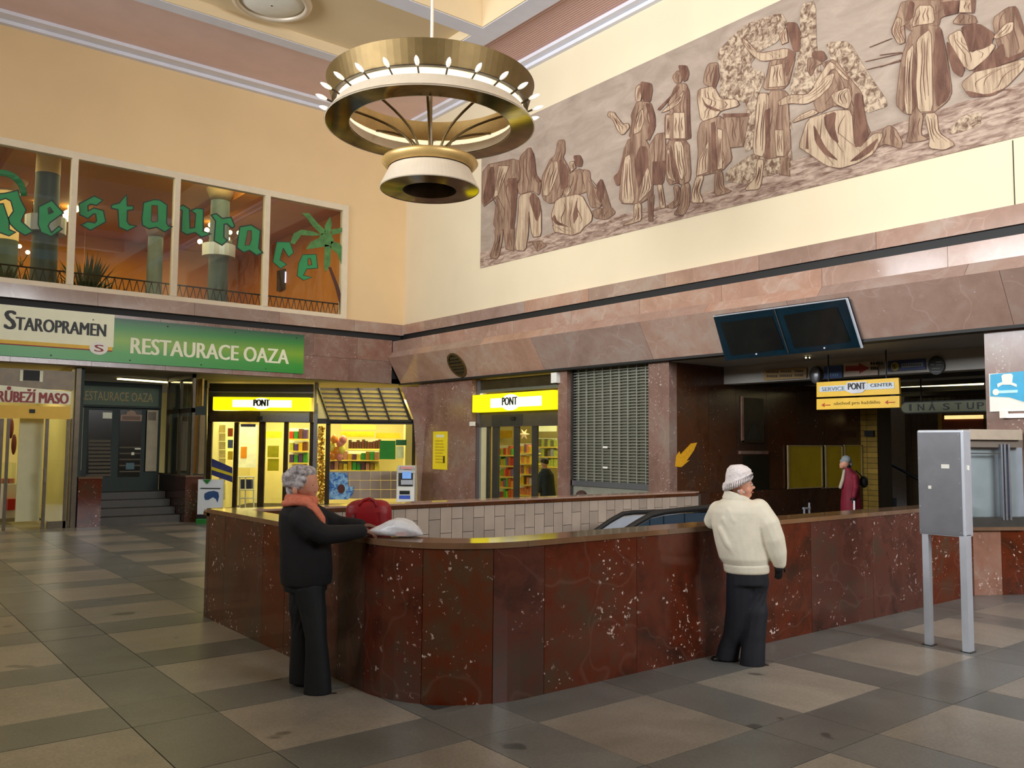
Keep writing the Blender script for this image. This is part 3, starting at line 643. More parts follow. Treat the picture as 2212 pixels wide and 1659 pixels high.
(c9,'m',[(330,330),(480,260),(640,280),(700,560),(760,960),(720,1060),(560,1190),(270,1200),(170,1100),(230,620)]),
(c9,'l',[(390,420),(540,300),(550,700),(560,1170),(410,1180),(385,900),(400,600)]),(c9,'l',[(280,560),(360,460),(335,800),(345,1200),(280,1200),(260,1000)]),
(c9,'d',[(600,290),(650,300),(750,950),(700,1060),(600,1130),(570,900),(570,500)]),(c9,'d',[(370,520),(390,700),(380,1100),(350,1190),(345,900)]),(c9,'d',[(255,700),(275,700),(260,1180),(240,1170)]),
(c9,'m',[(320,1200),(460,1190),(430,1420),(520,1470),(280,1510),(310,1380)]),(c9,'l',[(470,1200),(600,1190),(620,1400),(800,1520),(680,1580),(520,1560),(530,1440)]),
(c9,'l',[(850,2),(1000,2),(990,130),(840,130)]),(c9,'d',[(960,2),(1010,2),(1000,110),(970,150)]),(c9,'m',[(770,240),(850,140),(1000,170),(1030,240),(860,260)]),
(c9,'d',[(850,280),(1040,240),(1210,350),(1180,470),(1080,520),(940,540),(900,400)]),(c9,'d',[(700,430),(760,480),(900,720),(860,820),(770,760),(720,600)]),
(c9,'m',[(1190,200),(1350,80),(1440,70),(1522,380),(1522,540),(1330,620),(1240,480)]),(c9,'d',[(1400,60),(1450,80),(1522,300),(1522,380),(1480,300)]),
(c9,'l',[(720,380),(850,310),(900,420),(950,570),(1160,450),(1220,480),(1140,600),(960,750),(860,680),(760,500)]),(c9,'l',[(1200,390),(1330,250),(1410,230),(1400,330),(1240,410)]),
(c9,'d',[(1180,560),(1300,440),(1330,620),(1522,540),(1522,600),(1180,720),(960,770),(1060,680)]),
(c9,'l',[(880,860),(1060,720),(1200,720),(1522,620),(1522,720),(1330,920),(1150,1000),(930,1000),(870,900)]),(c9,'d',[(900,950),(1130,1000),(1340,920),(1200,1010),(950,1030)]),
(c9,'f',[(700,1380),(880,1220),(1080,1180),(1060,1330),(760,1420)]),(c9,'d',[(0,575),(230,545),(230,555),(0,585)]),(c9,'d',[(0,700),(220,625),(220,635),(0,710)]),
]
for q in MUR: mp(*q)
# ================================================================== RESTAURANT WINDOW
w1 = thing('window_1', (3, YA, 4.71), 'long upper window into an orange-lit restaurant', 'window', None, 'structure')
WX1 = 9.66
part('frame', MB().box(-7.3, YA-.03, 4.67, WX1, YA+.12, 4.79), M_wframe, w1)
part('frame', MB().box(-7.3, YA-.03, 7.33, WX1, YA+.12, 7.47), M_wframe, w1)
part('frame', MB().box(WX1-.14, YA-.035, 4.67, WX1, YA+.12, 7.47), M_wframe, w1)
for x_ in (-4.4, -2.4, -.4, 1.62, 3.615, 5.61, 7.62):
    part('mullion', MB().box(x_-.055, YA-.05, 4.79, x_+.055, YA+.12, 7.33), M_wframe, w1)
xs_ = [-7.3, -4.4, -2.4, -.4, 1.62, 3.615, 5.61, 7.62, WX1-.09]
for a, b in zip(xs_, xs_[1:]): part('pane', MB().box(a+.05, YA+.03, 4.78, b-.05, YA+.04, 7.34), M_glass, w1)
lt = thing('window_lettering', (4, YA, 5.5), 'green blackletter word Restaurace arched across the restaurant window', 'lettering')
def film(tr, pts, holes=(), Y=YA+.022, out=2.8, nm='letter'):
    P = tr(pts); H = [tr(h) for h in holes]
    O = offset2(P, out); HO = [offset2(h, -1.3) for h in H]
    a = part(nm, MB().holed([[aY(x, y, Y) for x, y in P]]+[[aY(x, y, Y) for x, y in h] for h in H], (0, .003, 0)), M_green, lt)
    mb = MB().holed([[aY(x, y, Y+.004) for x, y in O]]+[[aY(x, y, Y+.004) for x, y in h] for h in HO], (0, .002, 0))
    part('outline', mb, M_greend, a)
A_ = TR(0, 300, .2049); B_ = TR(150, 400, .12054); C_ = TR(370, 380, .15668); D_ = TR(570, 420, .16878)
film(A_, [(-60,700),(30,690),(90,870),(90,960),(150,985),(95,1015),(-60,960)])
film(A_, [(-60,590),(50,580),(185,550),(215,650),(268,750),(240,810),(215,870),(335,975),(265,1010),(180,960),(110,890),(95,840),(150,760),(120,650),(60,620),(-60,660)])
film(A_, [(545,655),(660,780),(520,880),(500,920),(540,1000),(620,930),(645,950),(540,1020),(440,980),(410,900),(415,720)], [[(500,730),(530,715),(570,775),(510,800)]])
film(B_, [(445,205),(580,270),(485,350),(380,325),(320,360),(325,480),(440,420),(600,465),(640,650),(380,795),(230,715),(330,665),(460,690),(500,640),(480,510),(430,500),(330,585),(195,520),(185,340)])
film(B_, [(1015,190),(1025,380),(1135,385),(1130,430),(1030,440),(1020,650),(1070,720),(1180,735),(1040,805),(900,745),(880,430),(765,405),(765,365),(900,330)])
film(B_, [(1340,320),(1520,270),(1620,280),(1740,360),(1730,680),(1770,750),(1820,750),(1710,825),(1560,740),(1430,770),(1320,710),(1310,600)], [[(1470,355),(1585,360),(1590,650),(1500,670),(1460,640)]])
film(C_, [(115,440),(160,410),(240,460),(250,730),(330,720),(345,520),(285,480),(345,455),(435,465),(430,770),(530,800),(420,835),(330,770),(215,800),(145,760),(160,480)])
film(C_, [(565,545),(620,530),(700,595),(820,580),(865,690),(840,710),(770,650),(720,660),(715,850),(760,890),(700,945),(600,890),(620,620)])
film(C_, [(955,710),(1100,685),(1220,760),(1195,1000),(1245,1055),(1180,1085),(1080,1015),(1000,1045),(915,985),(935,820)], [[(1050,750),(1110,750),(1110,880),(1080,960),(1010,960)]])
film(D_, [(170,610),(330,615),(375,745),(320,795),(250,680),(240,690),(200,840),(285,895),(215,945),(120,860),(150,700)], out=1.5)
film(D_, [(500,775),(665,770),(685,940),(545,950),(500,1040),(610,1060),(510,1095),(430,1040),(450,880)], [[(560,820),(600,815),(620,905),(560,910)]], out=1.5)
arc = [(8+math.cos(t)*r*1.0, 600+math.sin(t)*r) for r, ts in ((275, [-PI*.62+i*PI*.62/14 for i in range(15)]), (212, [-i*PI*.62/14 for i in range(15)])) for t in ts]
film(A_, arc, out=.6, nm='ring_segment', Y=YA+.03)
pl = thing('palm_decal', (9, YA, 4.8), 'green palm tree film with brown trunk on the right window pane', 'decal')
for pts in ([(480,240),(580,240),(700,380),(800,470),(740,520),(620,400),(540,290)], [(340,620),(380,500),(480,450),(620,470),(740,520),(640,530),(480,520),(390,640)], [(850,280),(870,380),(850,500),(780,520),(780,400)],
            [(860,450),(1000,425),(1035,450),(960,500),(870,520)], [(740,500),(860,500),(900,600),(840,660),(640,690),(540,700),(600,610),(700,560)], [(860,600),(960,620),(1020,700),(1010,780),(1030,900),(1005,930),(940,760),(850,680)], [(780,640),(860,660),(850,900),(790,1000),(770,900)]):
    part('frond', MB().holed([[aY(x, y, YA+.02) for x, y in D_(pts)]], (0, .004, 0)), M_palm, pl)
part('trunk', MB().holed([[aY(x, y, YA+.016) for x, y in D_([(825,930),(860,930),(960,1180),(1005,1350),(1020,1580),(975,1580),(965,1390),(910,1180)])]], (0, .004, 0)), M_trunk, pl)
# restaurant room
rr = thing('restaurant_room', (3, 24, 4.4), 'orange walls, floor and ceiling of the room behind the upper window', 'room', None, 'structure')
part('room_wall', MB().box(-7.3, 29, 4.4, 11, 29.2, 8.3).box(10.9, YA+.3, 4.4, 11.1, 29, 8.3).box(-7.5, YA+.3, 4.4, -7.3, 29, 8.3), M_orange, rr)
part('room_ceiling', MB().box(-7.3, YA+.3, 8.1, 11, 29, 8.3), M_orceil, rr)
part('room_floor', MB().box(-7.3, YA+.3, 4.3, 11, 29, 4.42), M_dgrey, rr)
for k, x_ in enumerate((-2, 3, 8)):
    part('ceiling_beam', MB().box(x_-.2, YA+.3, 7.85, x_+.2, 29, 8.1), M_orceil, rr)
area('restaurant_light', (2, 24, 7.8), (2, 24, 4.4), 14, 7, 640, (1, .80, .40))
area('restaurant_light', (7.5, 20.5, 8.0), (7.5, 23, 4.8), 3, 2, 70, (1, .8, .42))
def column(px, Y, r, pyc, lab, grp='painted columns in the restaurant'):
    p = aY(px, 500, Y); zc = aY(px, pyc, Y).z
    t = thing('column', (p.x, Y, 4.42), lab, 'column', grp)
    part('painted_shaft', MB().lathe((p.x, Y, 0), [(r*1.02, 4.42), (r*1.05, 5.0), (r*.94, zc-.05), (r*.96, zc)], 28), M_teal, t, smooth=True)
    part('cream_shaft', MB().lathe((p.x, Y, 0), [(r*.96, zc), (r*.94, 7.8), (r*1.5, 8.1)], 28), M_colcr, t, smooth=True)
    return t, p
cA, pA = column(98, 20.4, .25, 376, 'stout blue-grey column with cream top behind the letters R and e')
cB, pB = column(474, 21.4, .24, 414, 'blue-grey column with a ring of wall lamps behind the letters u and r')
cC, pC = column(337, 26.5, .22, 470, 'slim far column behind the letter a')
cD, pD_ = column(14, 24, .28, 520, 'pale far column at the left edge of the restaurant window')
part('shelf_ring', MB().lathe((pB.x, 21.4, 0), [(.24, aY(474, 556, 21.4).z), (.40, aY(474, 556, 21.4).z), (.40, aY(474, 530, 21.4).z), (.24, aY(474, 530, 21.4).z)], 20), M_alu, cB)
part('shelf_ring', MB().lathe((pA.x, 20.4, 0), [(.25, aY(98, 505, 20.4).z), (.40, aY(98, 505, 20.4).z), (.40, aY(98, 470, 20.4).z), (.25, aY(98, 470, 20.4).z)], 20), M_alu, cA)
def globes(D, pts, lab, r, base_px):
    t = thing('wall_lamp', aD(base_px[0], base_px[1], D), lab, 'lamp', None)
    b = aD(base_px[0], base_px[1], D)
    part('bracket', MB().ell(b, .05, .05, .09), M_bronze, t)
    for (x, y) in pts:
        g = aD(x, y, D); part('arm', MB().tube([b, (b+g)/2-V(0, 0, .05), g-V(0, 0, r)], .012, 6), M_bronze, t)
        part('globe', MB().ell(g, r, r, r, 12, 8), M_glow, t, smooth=True)
globes(23.5, [(133, 432), (160, 446), (150, 466)], 'glowing globe lamp cluster beside the letter e', .17, (128, 470))
globes(23.0, [(70, 425), (78, 440)], 'small lamp pair between the letters R and e', .06, (74, 455))
globes(29.0, [(286, 571), (302, 579), (319, 567)], 'three glowing globes beside the slim far column', .11, (306, 600))
globes(29.0, [(357, 575), (370, 582), (381, 578)], 'small globe lamps low beside the second mullion', .07, (370, 600))
globes(24.0, [(455, 486), (447, 497), (432, 522)], 'lamp globes on the left of the ringed column', .07, (455, 520))
globes(24.0, [(497, 502), (516, 503), (492, 516)], 'lamp globes on the right of the ringed column', .06, (500, 525))
globes(24.5, [(42, 532), (32, 549), (60, 545)], 'low brass lamp cluster under the letter R', .06, (46, 570))
tv = thing('television', aY(640, 630, 25), 'boxy television on a wall bracket below the letters c and e', 'television')
q = lambda x, y, Y: aY(x, y, Y)
def rY(px0, py0, px1, py1, Y, t):
    pc = (px0+px1)/2; a = aY(px0, 0, Y).x if 0 else aY(px0, (py0+py1)/2, Y).x; b = aY(px1, (py0+py1)/2, Y).x
    z1 = aY(pc, py0, Y).z; z0 = aY(pc, py1, Y).z
    return MB().box(min(a, b), min(Y, Y+t), min(z0, z1), max(a, b), max(Y, Y+t), max(z0, z1))
def rX(px0, py0, px1, py1, X, t):
    pc = (px0+px1)/2; a = aX(px0, (py0+py1)/2, X).y; b = aX(px1, (py0+py1)/2, X).y
    z1 = aX(pc, py0, X).z; z0 = aX(pc, py1, X).z
    return MB().box(min(X, X+t), min(a, b), min(z0, z1), max(X, X+t), max(a, b), max(z0, z1))
FH = V(math.sin(YAW), math.cos(YAW), 0); RH = V(math.cos(YAW), -math.sin(YAW), 0)
def rD(px0, py0, px1, py1, D, t):
    c = aD((px0+px1)/2, (py0+py1)/2, D); hw = (px1-px0)/FPX*D/2; hh = (py1-py0)/FPX*D/2
    p = [c-RH*hw-V(0, 0, hh), c+RH*hw-V(0, 0, hh), c+RH*hw+V(0, 0, hh), c-RH*hw+V(0, 0, hh)]
    return MB().prism(p, FH*t)
part('housing', rY(612, 584, 668, 628, 25, .5), M_dgrey, tv)
part('screen', rY(616, 588, 638, 612, 24.97, .03), plain('lit_tv_screen', (205, 205, 240), .3, emit=1.5), tv)
part('bracket', MB().tube([aY(640, 628, 25.2), aY(640, 640, 25.2), aY(640, 640, 28.9)], .03, 6), M_dgrey, tv)
# balcony railing and planting behind the glass
rg = thing('balcony_railing', (3, 19.12, 4.42), 'black wrought lattice railing behind the restaurant window', 'railing')
zr = aY(680, 651, 19.12).z
part('top_rail', MB().tube([(-7, 19.12, zr), (10.6, 19.12, zr)], .018, 6), M_black, rg)
part('bottom_rail', MB().tube([(-7, 19.12, 4.5), (10.6, 19.12, 4.5)], .014, 6), M_black, rg)
for k in range(62):
    x_ = 1.6+k*.148
    for sgn in (0, 1):
        a, b = ((x_, 19.12, 4.5), (x_+.148, 19.12, zr)) if sgn else ((x_+.148, 19.12, 4.5), (x_, 19.12, zr))
        part('lattice_bar', MB().tube([a, b], .009, 5), M_black, rg)
M_leaf = plain('dusty_leaf_green', (72, 84, 56), .5, var=.35, scale=8)
M_leaf2 = plain('grey_leaf_green', (96, 108, 92), .5, var=.35, scale=8)
def plant(px, Y, h, n, lab, mt, spread=.35, group='plants along the restaurant railing'):
    Y += .75; p = aY(px, 640, Y); t = thing('potted_plant', (p.x, Y, 4.42), lab, 'plant', group)
    part('pot', MB().lathe((p.x, Y, 4.42), [(.01, 0), (.10, 0), (.14, .2), (.12, .2), (.11, .17), (.01, .17)], 14), plain('terracotta', (128, 74, 50), .7), t)
    mb = MB(); rnd = random.Random(int(px*7))
    for k in range(n):
        an = rnd.uniform(0, 2*PI); el = rnd.uniform(.75, 1.42); ln = h*rnd.uniform(.5, 1); d = V(math.cos(an)*math.cos(el), math.sin(an)*math.cos(el), math.sin(el))
        b = V(p.x, Y, 4.6); m_ = b+d*ln*.6; e = b+d*ln+V(0, 0, -ln*.18*(1.4-el)); s_ = d.cross(V(0, 0, 1)).normalized()*rnd.uniform(.015, .04)
        mb.add([b, m_+s_, e, m_-s_], [(0, 1, 2, 3)])
    part('leaves', mb, mt, t, kind='stuff')
for i, (px, Y, h, n) in enumerate(((10, 19.0, .75, 90), (60, 19.1, .6, 80), (118, 19.0, .6, 90), (185, 19.2, 1.25, 130), (225, 19.1, .6, 80), (262, 19.0, .5, 60), (318, 19.1, .55, 70), (400, 19.1, .45, 60), (520, 19.0, .4, 50), (690, 19.0, .5, 90), (715, 19.1, .42, 70))):
    lab = ['bushy plant at the left edge of the restaurant window', 'low plant under the letter R', 'plant at the foot of the stout column', 'tall arching plant right of the first mullion', 'bushy plant under the letter s', 'small plant under the letter t', 'plant below the three glowing globes', 'low plant right of the second mullion', 'small plant left of the third mullion', 'spiky grey plant beside the palm trunk', 'small grey plant against the palm trunk'][i]
    plant(px, Y, h, n, lab, M_leaf if i < 8 else M_leaf2)
# ================================================================== GROUND FLOOR BEHIND THE LEFT WALL
def lab(o, l): o['label'] = l; return o
sf = thing('soffit', (3, 20, 3.2), 'low plaster soffit over the recessed shop fronts', 'ceiling', None, 'structure')
part('soffit_slab', MB().box(-7.6, YA-.0, 3.19, 11.3, 27, 3.32).box(11.3, 9.9, 3.19, 17, 27, 3.32), M_soffit, sf)
part('rear_wall', MB().box(-7.6, 26.8, 0, 17, 27, 3.2).box(-7.6, 18, 0, -7.4, 27, 3.2), M_shopw, sf)
tb = thing('fluorescent_lamp', aZ(318, 822, 3.17), 'long fluorescent lamp on the soffit in front of the dark green restaurant door', 'lamp')
a, b = aZ(256, 817, 3.17), aZ(380, 826, 3.17)
d_ = (b-a).normalized(); n_ = d_.cross(V(0, 0, 1))*.10
part('tray', MB().prism([a-n_*1.3, b-n_*1.3, b+n_*1.3, a+n_*1.3], (0, 0, .02)), M_white, tb)
part('tube', MB().prism([a-n_*.6-V(0, 0, .03), b-n_*.6-V(0, 0, .03), b+n_*.6-V(0, 0, .03), a+n_*.6-V(0, 0, .03)], (0, 0, .03)), M_warmem, tb)
# --- shop sign board
sg = thing('restaurant_sign', (3, YA-.1, 3.3), 'long green restaurant banner with cream lettering and a white beer panel', 'sign')
M_dgreen.node_tree.nodes['Principled BSDF'].inputs['Roughness'].default_value = .6
M_gg, nt, bs = base('green_gradient_print'); g_ = N(nt, 'ShaderNodeNewGeometry'); sp = N(nt, 'ShaderNodeSeparateXYZ'); L(nt, g_.outputs['Position'], sp.inputs[0])
mr = N(nt, 'ShaderNodeMapRange'); mr.inputs[1].default_value = 3.3; mr.inputs[2].default_value = 4.2; L(nt, sp.outputs[2], mr.inputs[0])
L(nt, ramp(nt, mr.outputs[0], [(0, rgb(14, 138, 32)), (.22, rgb(40, 146, 28)), (.5, rgb(122, 166, 20)), (.78, rgb(40, 128, 40)), (1, rgb(16, 74, 52))]), bs.inputs['Base Color']); bs.inputs['Roughness'].default_value = .35
YS = YA-.12
def sp_(px, py): return aY(px, py, YS)
sx1 = sp_(656, 770).x
part('board', MB().box(-7.3, YS, 3.30, sx1, YS+.05, 4.20), M_gg, sg)
wx = sp_(246, 720).x
part('white_panel', MB().box(-.3, YS-.008, 3.60, wx, YS, 4.26), M_cinkw, sg, 'white beer panel')
part('gold_stripe', MB().box(-.3, YS-.010, 3.53, wx-.02, YS, 3.60), M_yel, sg)
part('dark_stripe', MB().box(-.3, YS-.012, 3.51, wx-.02, YS, 3.53), M_redink, sg)
part('emblem_disc', MB().prism([V(sp_(213, 752).x+.17*math.cos(t), YS-.013, 3.56+.13*math.sin(t)) for t in [2*PI*k/24 for k in range(24)]], (0, .01, 0)), M_white, sg)
text('emblem', 'S', (sp_(213, 752).x-.08, YS-.016, 3.49), (1, 0, 0), (0, 0, 1), .17, .14, M_redink, sg, .03)
x0 = sp_(10, 700).x; x1 = sp_(37, 700).x
text('lettering', 'S', (x0, YS-.012, 3.80), (1, 0, 0), (0, 0, 1), x1-x0-.03, .36, M_ink, sg, .05)
text('lettering', 'TAROPRAMEN', (x1-.02, YS-.012, 3.80), (1, 0, 0), (0, 0, 1), sp_(231, 700).x-x1, .25, M_ink, sg, .05)
text('lettering', 'RESTAURACE OAZA', (sp_(283, 750).x, YS-.006, 3.50), (1, 0, 0), (0, 0, 1), sp_(623, 770).x-sp_(283, 750).x, .33, M_cinkw, sg, .045)
for k in range(9):
    part('fixing_bolt', MB().ell((2.6+k*.72, YS-.006, 3.36 if k % 2 else 4.12), .015, .01, .015, 6, 4), M_dgrey, sg)
# --- poultry shop at the far left
YB = 18.85
bs_ = thing('poultry_shop_front', (2.5, YB, 0), 'bronze shop front with a white red-lettered poultry sign at the far left', 'shopfront')
part('transom', rY(-200, 793, 160, 836, YB, .06), M_bronze, bs_)
part('transom_window', rY(50, 800, 86, 822, YB-.01, .01), M_black, bs_)
part('transom_jamb', rY(43, 799, 50, 823, YB-.02, .02), M_cinkw, bs_); part('transom_jamb', rY(86, 801, 93, 825, YB-.02, .02), M_cinkw, bs_)
part('sign_board', MB().prism([aY(-180, 815, YB-.06), aY(154, 846, YB-.06), aY(152, 874, YB-.06), aY(-180, 862, YB-.06)], (0, .04, 0)), M_cinkw, bs_)
o_ = aY(-24, 866, YB-.07); r1 = aY(147, 872, YB-.07)
text('lettering', 'DRŮBEŽÍ MASO', (o_.x, YB-.07, o_.z-.01), (1, 0, -.0), (0, 0, 1), r1.x-o_.x, .30, M_redink, bs_, .04)
part('yellow_header', rY(-200, 874, 152, 902, YB-.03, .05), M_yel, bs_)
part('sensor', rY(64, 884, 76, 892, YB-.06, .03), M_black, bs_)
for x0_, x1_ in ((-8, 3), (10, 17), (94, 101), (140, 146), (150, 154)):
    part('door_frame', rY(x0_, 904, x1_, 1146, YB, .05), M_bronze, bs_)
part('bottom_rail', rY(101, 1126, 146, 1146, YB, .04), M_bronze, bs_)
part('door_pane', rY(101, 904, 140, 1126, YB+.02, .01), M_glass, bs_)
part('push_bar', MB().tube([aY(96, 1012, YB-.06), aY(96, 1042, YB-.06)], .025, 8), M_steel, bs_)
part('open_panel', rY(38, 896, 90, 1126, YB+.5, .05), plain('pale_green_panel', (206, 202, 158), .5, var=.04), bs_, 'pale open door leaf')
bi = thing('poultry_shop_room', (2, 21, 0), 'tiled inside of the poultry shop', 'room', None, 'structure')
part('room_wall', MB().box(-7.3, 22.5, 0, 4.0, 22.6, 3.2).box(3.80, YB+.1, 0, 3.86, 22.5, 3.2), M_shopw, bi)
part('outer_wall', MB().box(3.86, YB+.0, 0, 3.95, 22.5, 3.2), M_bronze, bi)
area('shop_light', (2, 20.6, 3.12), (2, 20.6, 0), 4, 1.6, 60, (1, .88, .55))
for i, (x0_, y0_, x1_, y1_, c, l) in enumerate(((-20, 1000, 34, 1120, (150, 156, 130), 'glass meat counter at the far left of the poultry shop'),)):
    t = thing('meat_counter', aY(10, 1120, 20.3), l, 'counter'); part('cabinet', rY(x0_, 1046, x1_, y1_, 20.3, .8), M_white, t); part('glass_top', rY(x0_, 1000, x1_, 1046, 20.3, .5), M_glass, t)
    for k in range(4): part('meat_tray', rY(-16+k*12, 1034, -6+k*12, 1044, 20.5, .25), plain('raw_meat', (190, 110, 96), .4, var=.3, scale=12), t)
solo('red_crate', rY(17, 1078, 33, 1102, 20.1, .3), plain('red_plastic', (190, 20, 20), .4), 'small red crate against the meat counter', 'crate')
for k, (x, y) in enumerate(((24, 925), (30, 960))): solo('hanging_sausage', MB().ell(aY(x, y, 20.8), .05, .05, .22), plain('sausage_brown', (96, 34, 26), .5, var=.3), ['dark sausage hanging above the meat counter', 'lower dark sausage hanging beside the pale door leaf'][k], 'sausage', smooth=True)
# --- green restaurant door up the steps
YD = 20.7
gd = thing('door_1', (5.2, YD, .6), 'dark green double door of the restaurant at the top of the steps', 'door', None, 'structure')
part('door_panel', rY(172, 876, 345, 1064, YD, .08), M_dgreen, gd)
part('header_panel', rY(160, 826, 350, 880, YD-.12, .1), M_dgreen, gd)
part('green_sign', rY(163, 836, 343, 876, YD-.15, .03), plain('dark_green_sign_print', (48, 72, 26), .5, var=.25, scale=2), gd)
o_ = aY(173, 866, YD-.16); r1 = aY(330, 866, YD-.16); text('lettering', 'RESTAURACE OAZA', (o_.x, YD-.16, aY(250, 866, YD-.16).z), (1, 0, 0), (0, 0, 1), r1.x-o_.x, .20, plain('dull_gold_lettering', (150, 128, 62), .5), gd, .01)
M_dk = plain('dark_door_glass', (30, 30, 20), .15, var=.3)
for x0_, x1_ in ((189, 240), (257, 304)):
    part('door_pane', rY(x0_, 886, x1_, 1030, YD-.012, .012), M_dk, gd)
for k in range(10): part('blind_slat', rY(191, 950+k*8.2, 239, 955+k*8.2, YD-.02, .008), plain('dim_blind', (84, 72, 48), .6), gd)
for k in range(5): part('blind_slat', rY(258, 965+k*13, 303, 968+k*13, YD-.02, .008), MATS['dim_blind'], gd)
part('notice', rY(222, 891, 242, 904, YD-.03, .01), M_cinkw, gd)
part('crest_sign', MB().prism([aY(x, y, YD-.03) for x, y in ((261, 896), (273, 895), (275, 889), (284, 886), (292, 889), (294, 895), (307, 896), (306, 910), (260, 909))], (0, .012, 0)), plain('brown_crest', (150, 116, 84), .5), gd)
part('crest_plate', rY(264, 899, 303, 907, YD-.035, .006), plain('brown_plate', (104, 66, 34), .5), gd)
part('white_sticker', rY(291, 968, 304, 971, YD-.03, .005), M_cinkw, gd); part('white_sticker', rY(284, 977, 290, 983, YD-.03, .005), M_cinkw, gd)
part('blue_sticker', rY(272, 1000, 290, 1014, YD-.028, .005), plain('faded_blue', (60, 96, 104), .5), gd)
mn = thing('menu_board', aY(325, 1018, YD-.1), 'tall cream menu board on the right of the green restaurant door', 'board')
part('board', rY(316, 886, 340, 1018, YD-.08, .02), plain('aged_cream_board', (172, 158, 128), .6, var=.08), mn)
part('heading', rY(320, 890, 337, 908, YD-.085, .004), M_bronze, mn)
mn = thing('menu_board', aY(165, 1018, YD-.5), 'tall cream menu board with photos left of the green restaurant door', 'board')
part('board', rY(152, 880, 178, 1016, YD-.45, .02), MATS['aged_cream_board'], mn)
for k, y in enumerate((950, 966, 982)): part('photo', rY(155, y, 174, y+11, YD-.46, .005), [M_dgrey, M_ink, M_bronze][k], mn)
part('side_wall', MB().box(3.95, YA+.3, 0, 4.02, YD, 3.2).box(6.22, YD-.02, 0, 7.1, YD+.08, 3.2).box(3.95, YD-.02, 0, 4.36, YD+.08, 3.2), M_dgreen, gd)
stp = thing('steps', (5.1, 19.4, 0), 'four dark stone steps up to the green restaurant door', 'stairs')
for k in range(4): part('step', MB().box(4.40, 19.05+k*.36, 0 if k == 0 else k*.15-.02, 6.05, 19.05+(k+1)*.36+.02, (k+1)*.15), plain('dark_step_stone', (62, 58, 50), .5, var=.12), stp)
part('landing', MB().box(4.405, 20.49, 0, 6.05, YD+.0, .60), M_fd, stp)
for nm, x0_, x1_, l in (('l', 3.97, 4.40, 'low marble plinth on the left of the steps'), ('r', 6.06, 6.42, 'low marble plinth on the right of the steps')):
    t = thing('stair_plinth', ((x0_+x1_)/2, 19.8, 0), l, 'plinth')
    part('plinth_body', MB().box(x0_, 18.8, 0, x1_, YD-.02, .96), M_mar, t); part('plinth_cap', MB().box(x0_-.01, 18.78, .96, x1_+.01, YD-.02, 1.0), M_cop, t)
ds = thing('display_window', (6.25, 19.8, 1.0), 'dim bronze display window with curtains above the right plinth', 'window')
part('frame', MB().box(6.17, 18.85, 1.0, 6.23, 18.92, 3.19).box(6.17, 20.6, 1.0, 6.23, 20.66, 3.19).box(6.17, 18.85, 3.1, 6.23, 20.66, 3.19).box(6.17, 18.85, 2.35, 6.23, 20.66, 2.45).box(6.17, 19.7, 1.0, 6.23, 19.76, 3.19), M_bronze, ds)
part('pane', MB().box(6.195, 18.9, 1.0, 6.205, 20.6, 3.12), M_glass, ds)
for k in range(9): part('curtain_fold', MB().lathe((6.42, 18.98+k*.19, 0), [(.085, 1.02), (.075, 2.3)], 8), [M_curtain, plain('orange_curtain', (176, 122, 44), .8, var=.1), M_curtain, MATS['orange_curtain'] if 'orange_curtain' in MATS else M_curtain][k % 4 if k < 3 else 0], ds)
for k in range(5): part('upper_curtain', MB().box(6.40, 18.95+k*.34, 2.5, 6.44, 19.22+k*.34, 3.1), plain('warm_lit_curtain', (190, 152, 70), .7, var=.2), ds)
# ================================================================== CONVENIENCE SHOP, CHAMFERED CORNER (faces the hall)
D0 = 21.0
sh = thing('corner_shop_front', aD(560, 1100, D0), 'corner shop front with a lit yellow sign, glazed sliding doors and a barred awning', 'shopfront')
part('upper_header', rD(452, 829, 676, 858, D0-.05, .1), M_dgrey, sh)
part('header_rib', rD(452, 846, 676, 849, D0-.08, .04), M_steel, sh)
part('lower_header', rD(452, 888, 676, 912, D0-.05, .1), M_bronze, sh); part('lower_header', rD(562, 890, 668, 911, D0-.06, .02), M_steel, sh)
part('sensor', rD(557, 899, 566, 907, D0-.12, .06), M_black, sh)
sgn = part('lit_sign', rD(460, 858, 668, 886, D0-.30, .22), M_yelem, sh, 'glowing yellow sign box')
part('white_glow', rD(502, 864, 630, 880, D0-.305, .008), M_whem, sgn)  # bright glow in the middle of the sign drawn as white shapes
part('white_glow', MB().prism([aD(565+22*math.cos(t), 872+12.5*math.sin(t), D0-.312) for t in [2*PI*k/24 for k in range(24)]], FH*.008), M_whem, sgn)
def tD(s, px0, py0, px1, py1, D, mt, par, bold=.02):
    o_ = aD(px0, py1, D); wd = (px1-px0)/FPX*D; ht = (py1-py0)/FPX*D; return text('lettering', s, o_, RH, (0, 0, 1), wd, ht, mt, sgn if par is None else par, bold)
o_ = text('lettering', 'PONT', aD(548, 877, D0-.325), RH, (0, 0, 1), 33/FPX*D0, 14/FPX*D0, M_ink, sh, .09)
for x0_, x1_ in ((446, 456), (503, 512), (557, 570), (611, 620), (667, 679)):
    part('door_frame', rD(x0_, 912 if x0_ > 450 else 838, x1_, 1130, D0-.04, .08), M_bronze, sh)
part('corner_post', rD(676, 826, 684, 1130, D0-.12, .1), M_steel, sh)
for x0_, x1_ in ((456, 503), (512, 557), (570, 611), (620, 667)): part('pane', rD(x0_, 912, x1_, 1128, D0, .01), M_glass, sh)
part('window_post', rD(702, 910, 711, 1130, D0-.04, .08), M_bronze, sh); part('window_post', rD(889, 912, 896, 1130, D0-.04, .08), M_bronze, sh)
part('window_head', rD(684, 905, 896, 916, D0-.04, .1), M_dgrey, sh)
part('pane', rD(684, 916, 702, 1128, D0, .01), M_glass, sh); part('pane', rD(711, 916, 889, 1018, D0, .01), M_glass, sh)
